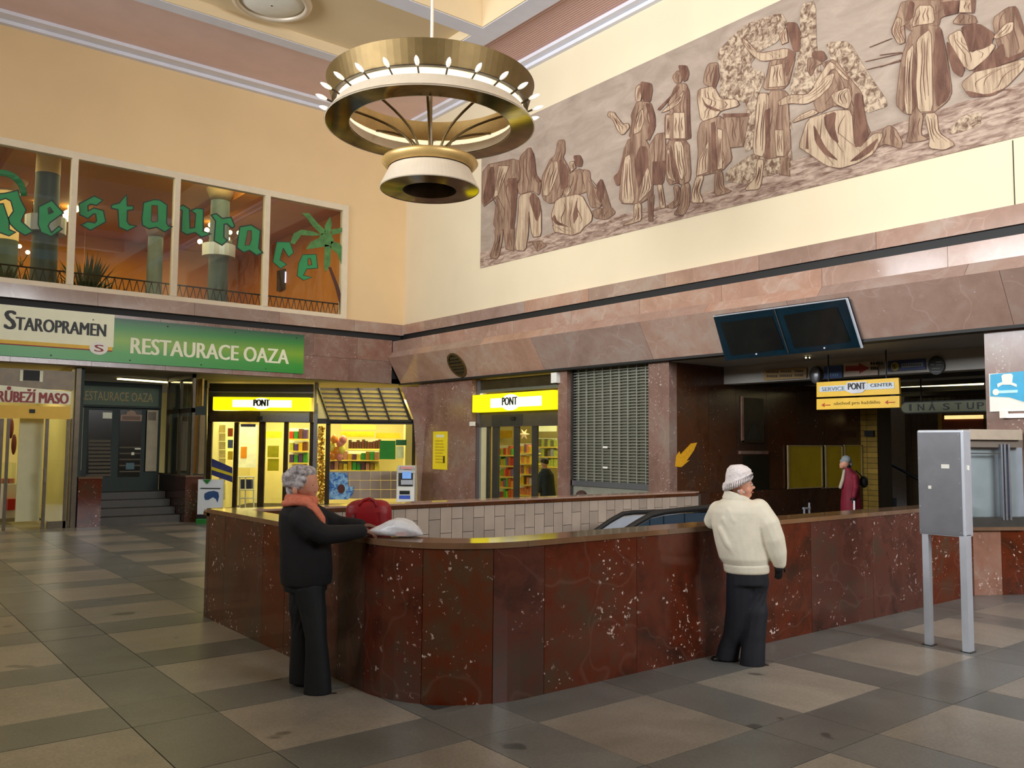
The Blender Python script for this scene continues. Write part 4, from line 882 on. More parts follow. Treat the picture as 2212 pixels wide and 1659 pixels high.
for k in range(8):
    for j in range(3): part('dado_tile', rD(711+k*22.3, 1018+j*20, 732.5+k*22.3, 1037+j*20, D0, .03), M_tileg, sh)
part('marble_return', MB().prism([aD(x, y, D0-.25) for x, y in ((866, 836), (893, 905), (900, 1000), (903, 1130), (925, 1130), (925, 836))], FH*.2), M_marL, sh)
part('cheek', MB().prism([aD(684, 838, D0-.05), aD(690, 838, D0-.05), aD(712, 908, D0-.02), aD(684, 908, D0-.02)], FH*.03), M_shopw, sh)
# barred awning
part('awning_back', MB().prism([aD(686, 838, D0), aD(862, 838, D0), aD(890, 908, D0+.02), aD(708, 908, D0+.02)], FH*.03), M_soffit, sh)
for k in range(7):
    y = 843+k*9.6; o = (y-838)/70*24
    for j in range(4):
        xa = 688+o+j*43.6; part('awning_slat', MB().prism([aD(xa+1, y, D0-.06), aD(xa+41, y+1.2, D0-.06), aD(xa+42, y+6.4, D0-.05), aD(xa+2, y+5.4, D0-.05)], FH*.02), plain('yellow_lit_slat', (226, 196, 104), .5, var=.12), sh)
for j in range(5):
    part('awning_bar', MB().tube([aD(686+j*43.6, 838, D0-.09), aD(711+j*43.6, 910, D0-.07)], .022, 6), M_dgrey, sh)
part('awning_rail', MB().tube([aD(708, 910, D0-.09), aD(889, 910, D0-.09)], .03, 6), M_dgrey, sh)
# corner shop interior
ci = thing('corner_shop_room', aD(650, 1000, 24), 'yellow-lit inside of the corner shop', 'room', None, 'structure')
part('room_wall', rD(430, 820, 940, 1120, 24.6, .1), M_shopw, ci)
part('side_wall', MB().prism([aD(447, 1140, D0+.1), aD(447, 1140, D0+.1)+FH*3.6, aD(447, 838, D0+.1)+FH*3.6, aD(447, 838, D0+.1)], RH*-.06), M_shopw, ci)
area('shop_light', tuple(aD(560, 860, 22.6)), tuple(aD(560, 1100, 22.8)), 2.4, 1.4, 125, (1, .88, .5))
area('shop_light', tuple(aD(800, 860, 22.4)), tuple(aD(800, 1100, 22.8)), 2.0, 1.2, 110, (1, .86, .46))
for k in range(2):
    for j in range(9): part('wall_tile', rD(458+k*15, 918+j*18, 472+k*15, 935+j*18, 22.0, .02), plain('pale_yellow_tile', (226, 214, 160), .4, rnd=.05), ci)
def card(nm, px0, py0, px1, py1, D, c, l, cat='poster', em=0, t=.01):
    key = 'print_%d_%d_%d%s' % (c[0], c[1], c[2], '_lit' if em else '')
    return solo(nm, rD(px0, py0, px1, py1, D, t), plain(key, c, .45, var=.12, scale=7, emit=em), l, cat)
card('poster', 514, 918, 555, 1010, 22.6, (250, 244, 206), 'large white poster panel inside the left sliding door', em=.25)
card('poster', 520, 965, 533, 990, 22.58, (236, 150, 40), 'orange picture on the large white poster panel')
card('poster', 578, 963, 602, 988, 22.5, (176, 168, 32), 'upper olive notice on the middle sliding door')
card('poster', 578, 991, 602, 1017, 22.5, (186, 176, 20), 'lower olive notice on the middle sliding door')
card('banner', 573, 932, 608, 946, 23.5, (232, 180, 20), 'yellow shop banner seen through the middle door', 'banner')
card('blue_flag', 520, 916, 552, 922, 22.0, (60, 60, 150), 'narrow blue strip above the white poster panel', 'strip')
for x0_, y0_, c, l in ((492, 925, (210, 90, 60), 'small red picture on the rack behind the left door frame'), (492, 950, (90, 110, 170), 'small blue picture on the rack behind the left door frame'), (492, 975, (240, 200, 60), 'small yellow picture on the rack behind the left door frame')):
    card('postcard', x0_, y0_, x0_+11, y0_+18, 21.8, c, l, 'postcard')
card('stripe_sticker', 430, 975, 442, 1040, 20.9, (58, 62, 120), 'blue glass sticker left of the shop door frame', 'sticker')
o = solo('door_banner', MB().prism([aD(457, 990, D0-.02), aD(502, 1010, D0-.02), aD(502, 1042, D0-.02), aD(457, 1026, D0-.02)], FH*.008), plain('blue_banner', (66, 72, 128), .5, var=.25, scale=14), 'slanted blue banner across the left shop pane', 'sticker')
solo('door_banner', MB().prism([aD(457, 1008, D0-.035), aD(502, 1023, D0-.035), aD(502, 1029, D0-.035), aD(457, 1015, D0-.035)], FH*.006), plain('yellow_stripe', (240, 220, 60), .5), 'yellow stripe across the slanted blue banner', 'sticker')
# shelving and goods
ORD = ['first', 'second', 'third', 'fourth', 'fifth', 'sixth', 'seventh', 'eighth', 'ninth', 'tenth', 'eleventh', 'twelfth']
def colname(c):
    r, g, b = c
    if max(c)-min(c) < 34: return 'dark' if max(c) < 90 else 'grey' if max(c) < 170 else 'pale'
    if max(c) < 105 and r > g: return 'dark brown'
    if r > g*1.9: return 'red'
    if b >= r or b > g: return 'purple'
    if g > r: return 'green'
    if g > r*.72: return 'yellow'
    return 'orange'
def rack(nm, fn, pl_, px0, py0, px1, py1, rows, cols, palette, l, group, dep=.3, margin=.15):
    t = thing(nm, center(fn(px0, py0, px1, py1, pl_, dep)), l, 'shelf')
    part('back_panel', fn(px0, py0, px1, py1, pl_+dep, .02), M_cinkw, t)
    hh = (py1-py0)/rows
    for r_ in range(rows):
        y = py0+hh*(r_+1); part('shelf_board', fn(px0, y-hh*.12, px1, y, pl_, dep), plain('yellow_shelf_edge', (236, 206, 90), .5), t)
        ww = (px1-px0)/cols
        for c_ in range(cols):
            h_ = hh*random.uniform(.55, .84); c = palette[(r_*3+c_*2+r_*c_) % len(palette)]
            lbl = colname(c)+' '+group[1]+', '+ORD[r_]+' shelf, '+ORD[c_]+' from left'
            solo('packaged_good', fn(px0+ww*(c_+.10), y-hh*.12-h_, px0+ww*(c_+.92), y-hh*.12, pl_+.03, dep*.6), plain('pack_%d_%d_%d' % c, c, .4, var=.2, scale=20), lbl if rows*cols > 1 else group[1], 'package', group[0])
PAL = [(200, 60, 30), (230, 180, 40), (60, 140, 50), (190, 190, 60), (120, 70, 40), (220, 120, 40), (90, 60, 110), (230, 220, 180)]
rack('shop_shelf', rD, 22.8, 624, 925, 664, 1080, 6, 4, PAL, 'white shelf of goods behind the right sliding door', ('goods behind the right sliding door', 'pack behind the right sliding door'))
rack('shop_shelf', rD, 23.6, 752, 948, 822, 972, 1, 12, [(70, 44, 24), (50, 60, 30), (90, 40, 30), (120, 90, 50)], 'yellow shelf of dark bottles under the lit sign in the window', ('dark bottles in the shop window', 'bottle under the lit window sign'))
rack('shop_shelf', rD, 22.4, 712, 974, 818, 1018, 2, 11, [(40, 130, 50), (190, 150, 40), (150, 110, 30), (90, 50, 70), (50, 150, 60), (200, 180, 60), (170, 120, 90)], 'shelf of green and gold packets low in the corner shop window', ('packets low in the shop window', 'packet in the corner shop window'))
card('lit_sign', 738, 918, 811, 927, 23.4, (255, 246, 60), 'lit yellow bar sign hanging inside the corner shop window', 'sign', 1.0, .06)
card('banner', 736, 932, 808, 944, 23.9, (240, 216, 40), 'yellow banner below the lit bar sign in the window', 'banner')
card('banner', 812, 935, 866, 947, 23.9, (238, 190, 30), 'orange-yellow banner right of the lit bar sign', 'banner')
card('hanging_board', 820, 952, 854, 992, 21.6, (30, 140, 50), 'large green board hanging in the corner shop window', 'board')
card('hanging_board', 855, 950, 878, 962, 21.6, (30, 120, 80), 'small teal board right of the large green board', 'board')
card('paper_notice', 856, 964, 872, 990, 21.5, (244, 244, 190), 'cream paper notice under the small teal board', 'notice')
M_bal = [plain('balloon_orange', (236, 140, 50), .3), plain('balloon_pink', (232, 140, 130), .3), plain('balloon_yellow', (244, 220, 90), .3)]
BL = ['orange balloon at the top left of the bunch in the corner window', 'pink balloon in the upper middle of the bunch in the corner window', 'yellow balloon at the left of the bunch in the corner window', 'orange balloon in the middle of the bunch in the corner window', 'pink balloon at the top right of the bunch in the corner window', 'yellow balloon at the right of the bunch in the corner window', 'orange balloon at the bottom left of the bunch in the corner window', 'pink balloon at the bottom right of the bunch in the corner window']
for k, (x, y) in enumerate(((722, 948), (735, 958), (716, 966), (728, 975), (741, 950), (738, 970), (719, 984), (733, 986))):
    solo('balloon', MB().ell(aD(x, y, 21.9), .10, .10, .12, 10, 8), M_bal[k % 3], BL[k], 'balloon', 'balloons in the corner window', smooth=True)
rnd = random.Random(5); t = thing('festoon', aD(692, 1000, 21.4), 'glittering gold and orange festoon behind the narrow side pane', 'decoration'); mb = MB()
for k in range(260): mb.ell(aD(rnd.uniform(686, 701), rnd.uniform(920, 1085), 21.4+rnd.uniform(0, .2)), .03, .03, .035, 5, 3)
part('tinsel', mb, plain('gold_tinsel', (226, 168, 60), .3, .5, var=.5, scale=25), t, kind='stuff')
st = thing('window_sticker', aD(732, 1078, D0-.1), 'blue and white print with a dark head at the lower left of the corner window', 'sticker')
M_bl = sgraf('blue_print', (36, 92, 170), (150, 196, 226), (9, 9, 9), 1, (.4, .6))
part('print', MB().prism([aD(x, y, D0-.02) for x, y in ((711, 1020), (750, 1022), (752, 1050), (764, 1052), (762, 1066), (752, 1079), (711, 1079))], FH*.01), M_bl, st)
part('dark_head', MB().prism([aD(737+8*math.cos(t_), 1056+10*math.sin(t_), D0-.03) for t_ in [2*PI*k/16 for k in range(16)]], FH*.005), plain('dark_auburn', (80, 40, 30), .6), st)
tr = thing('shop_trolley', aD(535, 1090, 22.2), 'small white framed stand with blue goods behind the left sliding door', 'stand')
for x in (518, 530, 548): part('upright', MB().tube([aD(x, 1030, 22.2), aD(x, 1120, 22.2)], .02, 6), M_white, tr)
for y in (1030, 1058, 1076): part('cross_bar', MB().tube([aD(516, y, 22.2), aD(550, y, 22.2)], .02, 6), M_white, tr)
part('goods', rD(519, 1036, 543, 1056, 22.25, .2), plain('navy_goods', (40, 44, 84), .6), tr)
# cash machine and A-board
am = thing('cash_machine', aD(876, 1100, 19.9), 'white self-service machine with a blue screen beside the marble pier', 'machine')
DM = 19.8
bevel(part('cabinet', rD(856, 1010, 895, 1125, DM, .45), M_white, am), .02)
part('hood', MB().prism([aD(859, 1006, DM-.1), aD(897, 1006, DM-.1), aD(897, 1022, DM), aD(859, 1022, DM)], FH*.3), M_white, am)
part('recess', rD(861, 1012, 892, 1050, DM-.01, .02), M_dgrey, am)
part('header_light', rD(866, 1008, 891, 1013, DM-.13, .02), plain('pink_label', (220, 150, 150), .5), am)
part('screen', rD(869, 1019, 888, 1034, DM-.04, .03), plain('lit_blue_screen', (110, 150, 205), .2, emit=.6), am)
part('keyboard', rD(866, 1037, 891, 1047, DM-.1, .08), M_alu, am)
part('slot', rD(863, 1060, 885, 1068, DM-.012, .012), M_ink, am); part('blue_label', rD(862, 1070, 886, 1078, DM-.012, .012), plain('blue_label', (60, 90, 190), .5), am)
ab = thing('pavement_sign', (6.25, 18.15, 0), 'white upright poster stand with a blue shoe picture and green base', 'sign')
DB = 18.1
part('board', rD(427, 1036, 481, 1111, DB, .04), plain('white_poster', (206, 212, 214), .4, var=.04), ab)
part('green_corner', MB().prism([aD(438, 1036, DB-.006), aD(456, 1036, DB-.006), aD(447, 1046, DB-.006)], FH*.005), plain('poster_green', (24, 110, 40), .4), ab)
part('text_line', rD(433, 1054, 476, 1056, DB-.006, .005), M_ink, ab)
part('shoe_picture', MB().prism([aD(x, y, DB-.008) for x, y in ((441, 1073), (442, 1066), (450, 1062), (462, 1060), (471, 1063), (473, 1072), (470, 1086), (466, 1078), (460, 1074), (450, 1080), (443, 1080))], FH*.006), plain('shoe_blue', (44, 74, 120), .4, var=.3, scale=30), ab)
part('leg_panel', rD(424, 1111, 484, 1122, DB+.01, .03), M_black, ab)
bevel(part('base', rD(422, 1121, 486, 1136, DB-.1, .3), MATS['poster_green'], ab), .02)
# ================================================================== RIGHT WALL, GROUND FLOOR
rs = thing('right_shop_front', (11.5, 14.2, 0), 'shop door in the right wall under a lit yellow sign', 'shopfront')
XD = 11.45
part('transom', rX(1024, 815, 1204, 838, XD, .08), M_bronze, rs)
part('transom_rail', MB().box(XD-.04, 12.76, 2.86, XD+.06, 15.62, 2.92), M_steel, rs); part('side_rail', MB().box(XD-.03, 15.5, 0, XD+.05, 15.62, 3.15), M_steel, rs)
ls = part('lit_sign', MB().box(XD-.22, 12.80, 2.42, XD-.02, 15.52, 2.80), M_yelem, rs, 'glowing yellow sign box')
part('white_glow', MB().box(XD-.226, 13.15, 2.50, XD-.219, 14.85, 2.70), M_whem, ls)  # white shapes draw the glow at the centre of this sign
cz = V(XD-.232, 14.15, 2.60)
part('white_glow', MB().prism([cz+V(0, .33*math.cos(t), .17*math.sin(t)) for t in [2*PI*k/24 for k in range(24)]], (.006, 0, 0)), M_whem, ls)
text('lettering', 'PONT', (XD-.24, 14.42, 2.54), (0, -1, 0), (0, 0, 1), .50, .17, M_ink, rs, .09)
part('header', MB().box(XD-.02, 12.76, 2.10, XD+.1, 15.6, 2.42), plain('brown_grey_header', (92, 84, 72), .35, .4), rs)
part('header_panel', MB().box(XD-.03, 14.0, 2.12, XD-.02, 15.05, 2.36), M_dgrey, rs)
part('sensor', rX(1102, 900, 1110, 907, XD-.08, .05), M_black, rs)
for x0_, x1_ in ((1050, 1056), (1063, 1075), (1109, 1119), (1148, 1159)): part('door_frame', rX(x0_, 915, x1_, 1140, XD, .05), M_dgrey, rs)
part('side_panel', rX(1024, 917, 1050, 1140, XD+.02, .04), plain('beige_panel', (208, 198, 152), .6, var=.04), rs)
for x0_, x1_ in ((1075, 1109), (1119, 1148), (1159, 1203)): part('pane', rX(x0_, 915, x1_, 1140, XD+.02, .01), M_glass, rs)
ri = thing('right_shop_room', (13.5, 14.5, 0), 'yellow-lit inside of the shop in the right wall', 'room', None, 'structure')
part('room_wall', MB().box(15.2, 12.3, 0, 15.3, 19.2, 3.2).box(11.7, 19.1, 0, 15.3, 19.2, 3.2).box(11.5, 12.48, 0, 15.3, 12.6, 3.2), M_shopw, ri)
area('shop_light', (13.2, 15, 3.1), (13.6, 15.4, 0), 2.2, 2.6, 130, (1, .9, .58))
rack('shop_shelf', rX, 13.6, 1076, 962, 1108, 1078, 5, 6, [(226, 110, 40), (214, 90, 50), (150, 200, 40), (90, 180, 60), (190, 40, 30), (120, 100, 160), (230, 150, 60)], 'tall shelf of orange and green goods behind the left half of the right shop door', ('goods left of the middle door frame', 'package left in the right shop door'))
rack('shop_shelf', rX, 13.2, 1120, 958, 1148, 1072, 5, 5, [(226, 140, 90), (90, 60, 30), (226, 190, 40), (236, 206, 60), (140, 100, 110), (200, 190, 190)], 'tall shelf of yellow goods behind the middle of the right shop door', ('goods in the middle of the right shop', 'package in the middle of the right shop door'))
rack('shop_shelf', rX, 14.2, 1162, 946, 1202, 1010, 3, 6, [(110, 100, 80), (60, 50, 40), (170, 180, 70), (150, 150, 160)], 'wall shelf of grey goods at the right of the right shop door', ('goods at the right of the right shop', 'package right in the right shop door'))
solo('star_lantern', MB().add([aX(1132+(13 if k % 2 == 0 else 5)*math.cos(PI*k/6), 938+(13 if k % 2 == 0 else 5)*math.sin(PI*k/6), 12.6) for k in range(12)]+[aX(1132, 938, 12.5), aX(1132, 938, 12.7)], [(k, (k+1) % 12, 12) for k in range(12)]+[((k+1) % 12, k, 13) for k in range(12)]), plain('warm_paper', (244, 206, 150), .6, emit=.4), 'pale star lantern hanging in the right shop doorway', 'lantern')
card2 = lambda nm, a, b, c_, d, X, col, l, cat, em=0: solo(nm, rX(a, b, c_, d, X, .01), plain('print_%d_%d_%d%s' % (*col, '_lit' if em else ''), col, .45, var=.1, emit=em), l, cat)
card2('banner', 1078, 930, 1106, 946, 14.6, (240, 190, 30), 'yellow banner high behind the left half of the right shop door', 'banner')
card2('banner', 1164, 920, 1202, 932, 14.6, (250, 240, 170), 'pale lit panel high at the right of the right shop door', 'panel', .6)
cb = thing('camera_box', aX(1196, 828, XB-.05), 'small white camera box at the top right of the right shop door', 'camera')
part('body', rX(1190, 805, 1202, 827, XB-.10, .1), M_white, cb); part('lens', rX(1194, 826, 1199, 830, XB-.09, .06), M_black, cb)
solo('junction_box', rX(1014, 911, 1023, 920, XB-.05, .05), M_white, 'tiny white box on the pier edge left of the right shop door', 'box')
yn = thing('timetable_notice', aX(950, 1013, XB-.02), 'tall yellow printed notice on the marble pier left of the right shop door', 'notice')
part('board', rX(935, 932, 965, 1014, XB-.02, .02), plain('bright_yellow_print', (246, 222, 30), .4, var=.04), yn)
part('white_label', rX(942, 939, 958, 945, XB-.025, .005), M_cinkw, yn)
for k in range(8): part('text_line', rX(940, 951+k*6.6, 957+(k*5) % 4, 954+k*6.6, XB-.024, .004), plain('ochre_ink', (206, 176, 10), .5), yn)
part('pen', rX(957, 985, 960, 1000, XB-.03, .01), M_bronze, yn)
# round vent in the overhanging fascia
vt = thing('round_vent', (11.0, 15.9, 3.5), 'round brass-rimmed vent in the marble fascia', 'vent')
vo = V(10.80, 0, 3.83); vd = V(.40, 0, -.66).normalized(); vn_ = V(-.66, 0, -.40).normalized()
vc = V(10.80, aX(987, 790, 11.0).y, 3.83)+vd*.40
def fpt(y, s_, o=0): return V(10.80, y, 3.83)+vd*s_+vn_*o
ring = lambda r, o: [vc+V(0, r*math.cos(t), 0)+vd*(r*math.sin(t))+vn_*o for t in [2*PI*k/36 for k in range(36)]]
part('rim', MB().holed([ring(.30, .03), ring(.255, .03)], vn_*-.04), M_brass, vt)
part('dark_plate', MB().prism(ring(.26, .005), vn_*-.02), M_black, vt)
for k in range(6):
    s_ = -.2+k*.08; hw = math.sqrt(max(0, .25**2-s_**2))
    part('louvre', MB().prism([vc+V(0, -hw, 0)+vd*s_+vn_*.01, vc+V(0, hw, 0)+vd*s_+vn_*.01, vc+V(0, hw, 0)+vd*(s_+.05)+vn_*.02, vc+V(0, -hw, 0)+vd*(s_+.05)+vn_*.02], vn_*-.01), M_bronze, vt)
part('cross_bar', MB().prism([vc+V(0, -.25, 0)+vd*-.012+vn_*.03, vc+V(0, .25, 0)+vd*-.012+vn_*.03, vc+V(0, .25, 0)+vd*.012+vn_*.03, vc+V(0, -.25, 0)+vd*.012+vn_*.03], vn_*-.01), M_brass, vt)
# rolling grille
gr = thing('rolling_grille', (11.4, 11.4, 0), 'closed grey rolling grille between two marble piers', 'grille')
part('backing', MB().box(11.50, 10.34, 0, 11.56, 12.49, 3.2), plain('grey_green_backing', (92, 92, 78), .5, var=.12, scale=2), gr)
part('bottom_rail', MB().box(11.40, 10.34, .93, 11.5, 12.47, 1.03), M_steel, gr)
M_gr = plain('galvanised_rod', (156, 156, 142), .4, .4, var=.1)
for k in range(38): part('rod', MB().box(11.44, 10.35, 1.06+k*.0555, 11.455, 12.46, 1.075+k*.0555), M_gr, gr)
for k in range(9): part('link', MB().box(11.435, 10.52+k*.22, 1.03, 11.46, 10.54+k*.22, 3.17), M_gr, gr)
part('lower_slats', MB().box(11.44, 10.35, 0, 11.47, 12.46, .95), M_gr, gr)
part('guide_rail', MB().box(11.40, 10.34, 0, 11.5, 10.38, 3.2).box(11.40, 12.43, 0, 11.5, 12.47, 3.2), M_dgrey, gr)
for y in (966, 1010): part('white_clip', rX(1302, y-2, 1312, y+2, 11.42, .01), M_white, gr)
# departure board on the fascia
db = thing('departure_board', (10.9, 7.6, 3.1), 'wide unlit dark glass departure board tilted on the marble fascia', 'board')
M_bg = plain('blue_black_glass', (8, 34, 46), .12, var=.25, scale=2); M_scr = plain('dead_screen', (16, 20, 20), .12, var=.2)
def onf(px, py, o):   # point on plane parallel to the overhanging fascia, pushed out by o
    p0_ = V(10.80, 0, 3.83)+vn_*o; d = ray(px, py); t_ = (p0_-CAM).dot(vn_)/d.dot(vn_); return CAM+d*t_
part('glass_face', MB().prism([onf(x, y, .06) for x, y in ((1541, 684), (1829, 645), (1861, 750), (1567, 779))], vn_*-.07), M_bg, db)
part('screen', MB().prism([onf(x, y, .068) for x, y in ((1556, 698), (1668, 683), (1694, 754), (1580, 768))], vn_*-.01), M_scr, db)
part('screen', MB().prism([onf(x, y, .068) for x, y in ((1692, 681), (1808, 664), (1838, 738), (1716, 752))], vn_*-.01), M_scr, db)
part('divider', MB().tube([onf(1672, 667, .075), onf(1703, 762, .075)], .01, 6), M_dgrey, db)
part('steel_edge', MB().tube([onf(1829, 645, .065), onf(1862, 751, .065)], .02, 6), M_alu, db)
part('top_edge', MB().tube([onf(1541, 684, .065), onf(1829, 645, .065)], .010, 6), M_alu, db)
for x, y in ((1634, 765), (1781, 752)): part('screw', MB().ell(onf(x, y, .07), .02, .02, .02, 8, 5), M_steel, db)
# ================================================================== PASSAGE TO THE PLATFORMS
YO = 9.86
pg = thing('passage', (15, 8, 0), 'dim passage with dark marble side wall leading off the hall', 'passage', None, 'structure')
for k, (x0_, x1_) in enumerate(((11.5, 12.35), (12.35, 13.15), (13.15, 14.1), (14.1, 15.1), (15.1, 16.1), (16.1, 17.5))):
    part('marble_slab', MB().box(x0_+.003, YO, .9, x1_-.003, YO+.2, 3.25), M_marD, pg); part('marble_slab', MB().box(x0_+.003, YO-.03, 0, x1_-.003, YO+.2, .895), M_marD, pg)
part('passage_ceiling', MB().box(11.35, -3, 3.16, 12.8, 9.9, 3.3), M_beamw, pg)
zb = aX(1700, 822, 12.8).z
part('beam', MB().box(12.8, -3, zb, 13.1, 9.9, 3.3), M_beamw, pg)
part('passage_ceiling', MB().box(13.1, -3, zb+.10, 26, 9.9, zb+.3), M_beamw, pg)
for k in range(6): part('ceiling_rib', MB().box(14.2+k*1.6, -3, zb+.02, 14.32+k*1.6, 9.85, zb+.11), M_dgrey, pg)
part('end_wall', MB().box(25.8, -3, 0, 26, 14, 3.3).box(11.5, -3.2, 0, 26, -3, 3.3).box(17.5, 12.0, 0, 26, 12.2, 3.3).box(17.45, YO+.2, 0, 17.55, 12.1, 3.3), M_btile, pg)
for i, (p0_, p1_) in enumerate((((1862, 824), (1894, 822)), ((1940, 834), (2124, 828)), ((1862, 851), (1926, 848)))):
    zc_ = zb+.06; a = aZ(*p0_, zc_) if 0 else aX(p0_[0], p0_[1], 15.0+i*1.6); b = aX(p1_[0], p1_[1], 15.0+i*1.6)
    t = thing('passage_lamp', (a+b)/2, ['short fluorescent lamp beside the yellow hanging sign', 'long fluorescent lamp high in the passage by the blue poster pier', 'lower fluorescent lamp right of the yellow hanging sign'][i], 'lamp')
    part('tube', MB().tube([a, b], .03, 8), M_warmem, t); part('tray', MB().tube([a+V(0, 0, .05), b+V(0, 0, .05)], .05, 6), M_beamw, t)
area('passage_light', (15.5, 6, zb-.05), (15.5, 6, 0), 1.5, 4, 14, (1, .86, .6))
area('passage_light', (20, 6, zb-.05), (20, 6.5, 0), 3, 4, 26, (1, .84, .5))
# yellow tiled column
yt = thing('tiled_column', (17.75, 9.7, 0), 'narrow yellow tiled column at the end of the marble passage wall', 'column')
part('core', MB().box(17.5, 9.5, 0, 18.1, 9.98, 3.0), M_grout, yt)
cw = aX(1887, 1000, 17.5).y
for r_ in range(22):
    for c_ in range(2):
        y0_ = 9.95-c_*.235; part('yellow_tile', MB().box(17.485, y0_-.225, .35+r_*.115, 17.5, y0_, .455+r_*.115), M_ytile, yt)
sb = thing('speaker_box', (17.4, 9.75, 2.1), 'small black box fixed to the yellow tiled column', 'box')
part('housing', rX(1867, 930, 1886, 943, 17.4, .08), M_black, sb)
tw_ = thing('tiled_wall', (19.5, 8, 0), 'brown gridded tile wall beyond the yellow column', 'wall', None, 'structure')
part('core', MB().box(19.5, 2, 0, 19.6, 9.9, 2.9), M_grout, tw_)
mb = MB()
for r_ in range(24):
    for c_ in range(40): mb.box(19.485, 9.88-(c_+1)*.13+.006, .15+r_*.115, 19.5, 9.88-c_*.13, .15+r_*.115+.107)
part('brown_tile', mb, M_btile, tw_, kind='stuff')
hr = thing('stair_handrail', (19.3, 9.2, 1), 'black handrail sloping down across the brown tile wall', 'handrail')
part('rail', MB().tube([aX(1889, 985, 19.4), aX(2010, 1048, 19.4), aX(2110, 1100, 19.4)], .04, 8), M_black, hr)
solo('dark_bench', rX(1888, 1075, 1925, 1110, 19.2, .25), M_black, 'dark low shape at the foot of the brown tile wall', 'bench')
rdw = thing('lit_doorway', (19.4, 6, 1.9), 'orange-lit opening below the platform sign', 'opening')
part('glow_panel', rX(2036, 898, 2124, 930, 19.44, .03), plain('red_lit_panel', (120, 50, 20), .5, var=.3, scale=2), rdw); part('lit_strip', rX(2040, 897, 2124, 905, 19.42, .01), plain('lit_orange_strip', (255, 214, 140), .4, emit=1.2), rdw)  # reddish light of the doorway drawn as a coloured panel and glowing strip
part('jamb', rX(2026, 893, 2034, 935, 19.42, .04), M_ytile, rdw)
# platform sign
ps = thing('platform_sign', (14.5, 7, 2.3), 'long black-rimmed hanging platform sign with black capitals', 'sign')
XPp = 14.5
o0 = aX(1945, 881, XPp); zc_ = o0.z; hh = .105
y0_, y1_ = o0.y, 3.9
out = [V(XPp, y1_, zc_-hh), V(XPp, y1_, zc_+hh)]+[V(XPp, y0_-hh+hh*math.cos(t), zc_+hh*math.sin(t)) for t in [PI/2-PI*k/10 for k in range(11)]]
part('rim', MB().prism(out, (.06, 0, 0)), M_black, ps)
inn = [V(XPp-.005, y1_, zc_-hh+.02), V(XPp-.005, y1_, zc_+hh-.02)]+[V(XPp-.005, y0_-hh+(hh-.02)*math.cos(t), zc_+(hh-.02)*math.sin(t)) for t in [PI/2-PI*k/10 for k in range(11)]]
part('face', MB().prism(inn, (.01, 0, 0)), plain('grey_green_sign_face', (108, 112, 84), .5, var=.1), ps)
for ch_, px in zip('INÁSTUP', (1966, 1989, 2013, 2044, 2070, 2096, 2118)):
    p = aX(px, 881, XPp-.01); wd = .03 if ch_ == 'I' else .105
    text('lettering', ch_, (XPp-.012, p.y+wd/2, zc_-.055), (0, -1, 0), (0, 0, 1), wd, .11 if ch_ != 'Á' else .14, M_ink, ps, .03)
part('hanger', MB().tube([aX(1990, 868, XPp), V(XPp, aX(1990, 868, XPp).y, zb+.12)], .015, 6), M_black, ps)
# signs on the beam
XK = 12.78
def bsign(nm, a, b, c_, d, col, l, t_=.015, X=XK):
    t = thing(nm, aX((a+c_)/2, d, X), l, 'sign'); part('panel', rX(a, b, c_, d, X-t_, t_), plain('sign_%d_%d_%d' % col, col, .45, var=.06), t); return t
s1 = bsign('tan_sign', 1650, 797, 1742, 819, (150, 122, 70), 'tan sign with two brown text lines at the left of the beam')
for (a, b, y, y2) in ((1655, 1683, 801, 806), (1686, 1712, 800, 805), (1716, 1738, 799, 804), (1656, 1680, 810, 815), (1684, 1712, 809, 814), (1716, 1738, 808, 813)):
    for k in range(int((b-a)/4)): part('letter_stroke', rX(a+k*4, y, a+k*4+2.6, y2, XK-.02, .004), plain('brown_ink', (70, 48, 24), .5), s1)
mi = thing('round_mirror', aX(1761, 828, XK), 'round convex mirror between the tan and blue signs', 'mirror')
mb = MB(); c0 = aX(1761, 810, XK-.06); part('dome', MB().ell(c0, .05, .105, .14, 20, 12), M_steel, mi, smooth=True); part('rim', MB().prism([c0+V(.03, .112*math.cos(t), .148*math.sin(t)) for t in [2*PI*k/28 for k in range(28)]], (.02, 0, 0)), M_dgrey, mi)
s2 = bsign('blue_sign', 1780, 790, 1819, 817, (16, 52, 110), 'square blue sign right of the round mirror')
for k in range(4): part('letter_stroke', rX(1793+k*5, 806, 1796+k*5, 812, XK-.02, .004), plain('pale_blue_ink', (90, 130, 170), .5), s2)
s3 = bsign('arrow_sign', 1823, 782, 1896, 812, (168, 150, 136), 'pale sign with a dark red arrow and black lettering')
part('arrow', MB().prism([aX(x, y, XK-.022) for x, y in ((1826, 791), (1855, 790), (1855, 784), (1877, 795), (1856, 807), (1856, 801), (1826, 802))], (.005, 0, 0)), M_redink, s3)
for k in range(5): part('letter_stroke', rX(1880+k*5.8-.0, 782, 1884+k*5.8, 788, XK-.022, .004), M_ink, s3) if 1884+k*5.8 < 1912 else None
for k in range(4): part('letter_stroke', rX(1881+k*4, 792, 1883.6+k*4, 799, XK-.022, .004), M_ink, s3)
s4 = bsign('blue_bar_sign', 1918, 777, 1999, 800, (18, 44, 96), 'long blue sign with a round yellow emblem and a grey text bar')
part('emblem_disc', MB().prism([aX(1933+9*math.cos(t), 792+9.5*math.sin(t), XK-.02) for t in [2*PI*k/20 for k in range(20)]], (.004, 0, 0)), plain('emblem_yellow', (150, 140, 50), .5), s4)
text('emblem', 'S', (XK-.026, aX(1937.5, 795, XK).y+.06, aX(1933, 798, XK).z), (0, -1, 0), (0, 0, 1), .055, .075, M_ink, s4, .04)
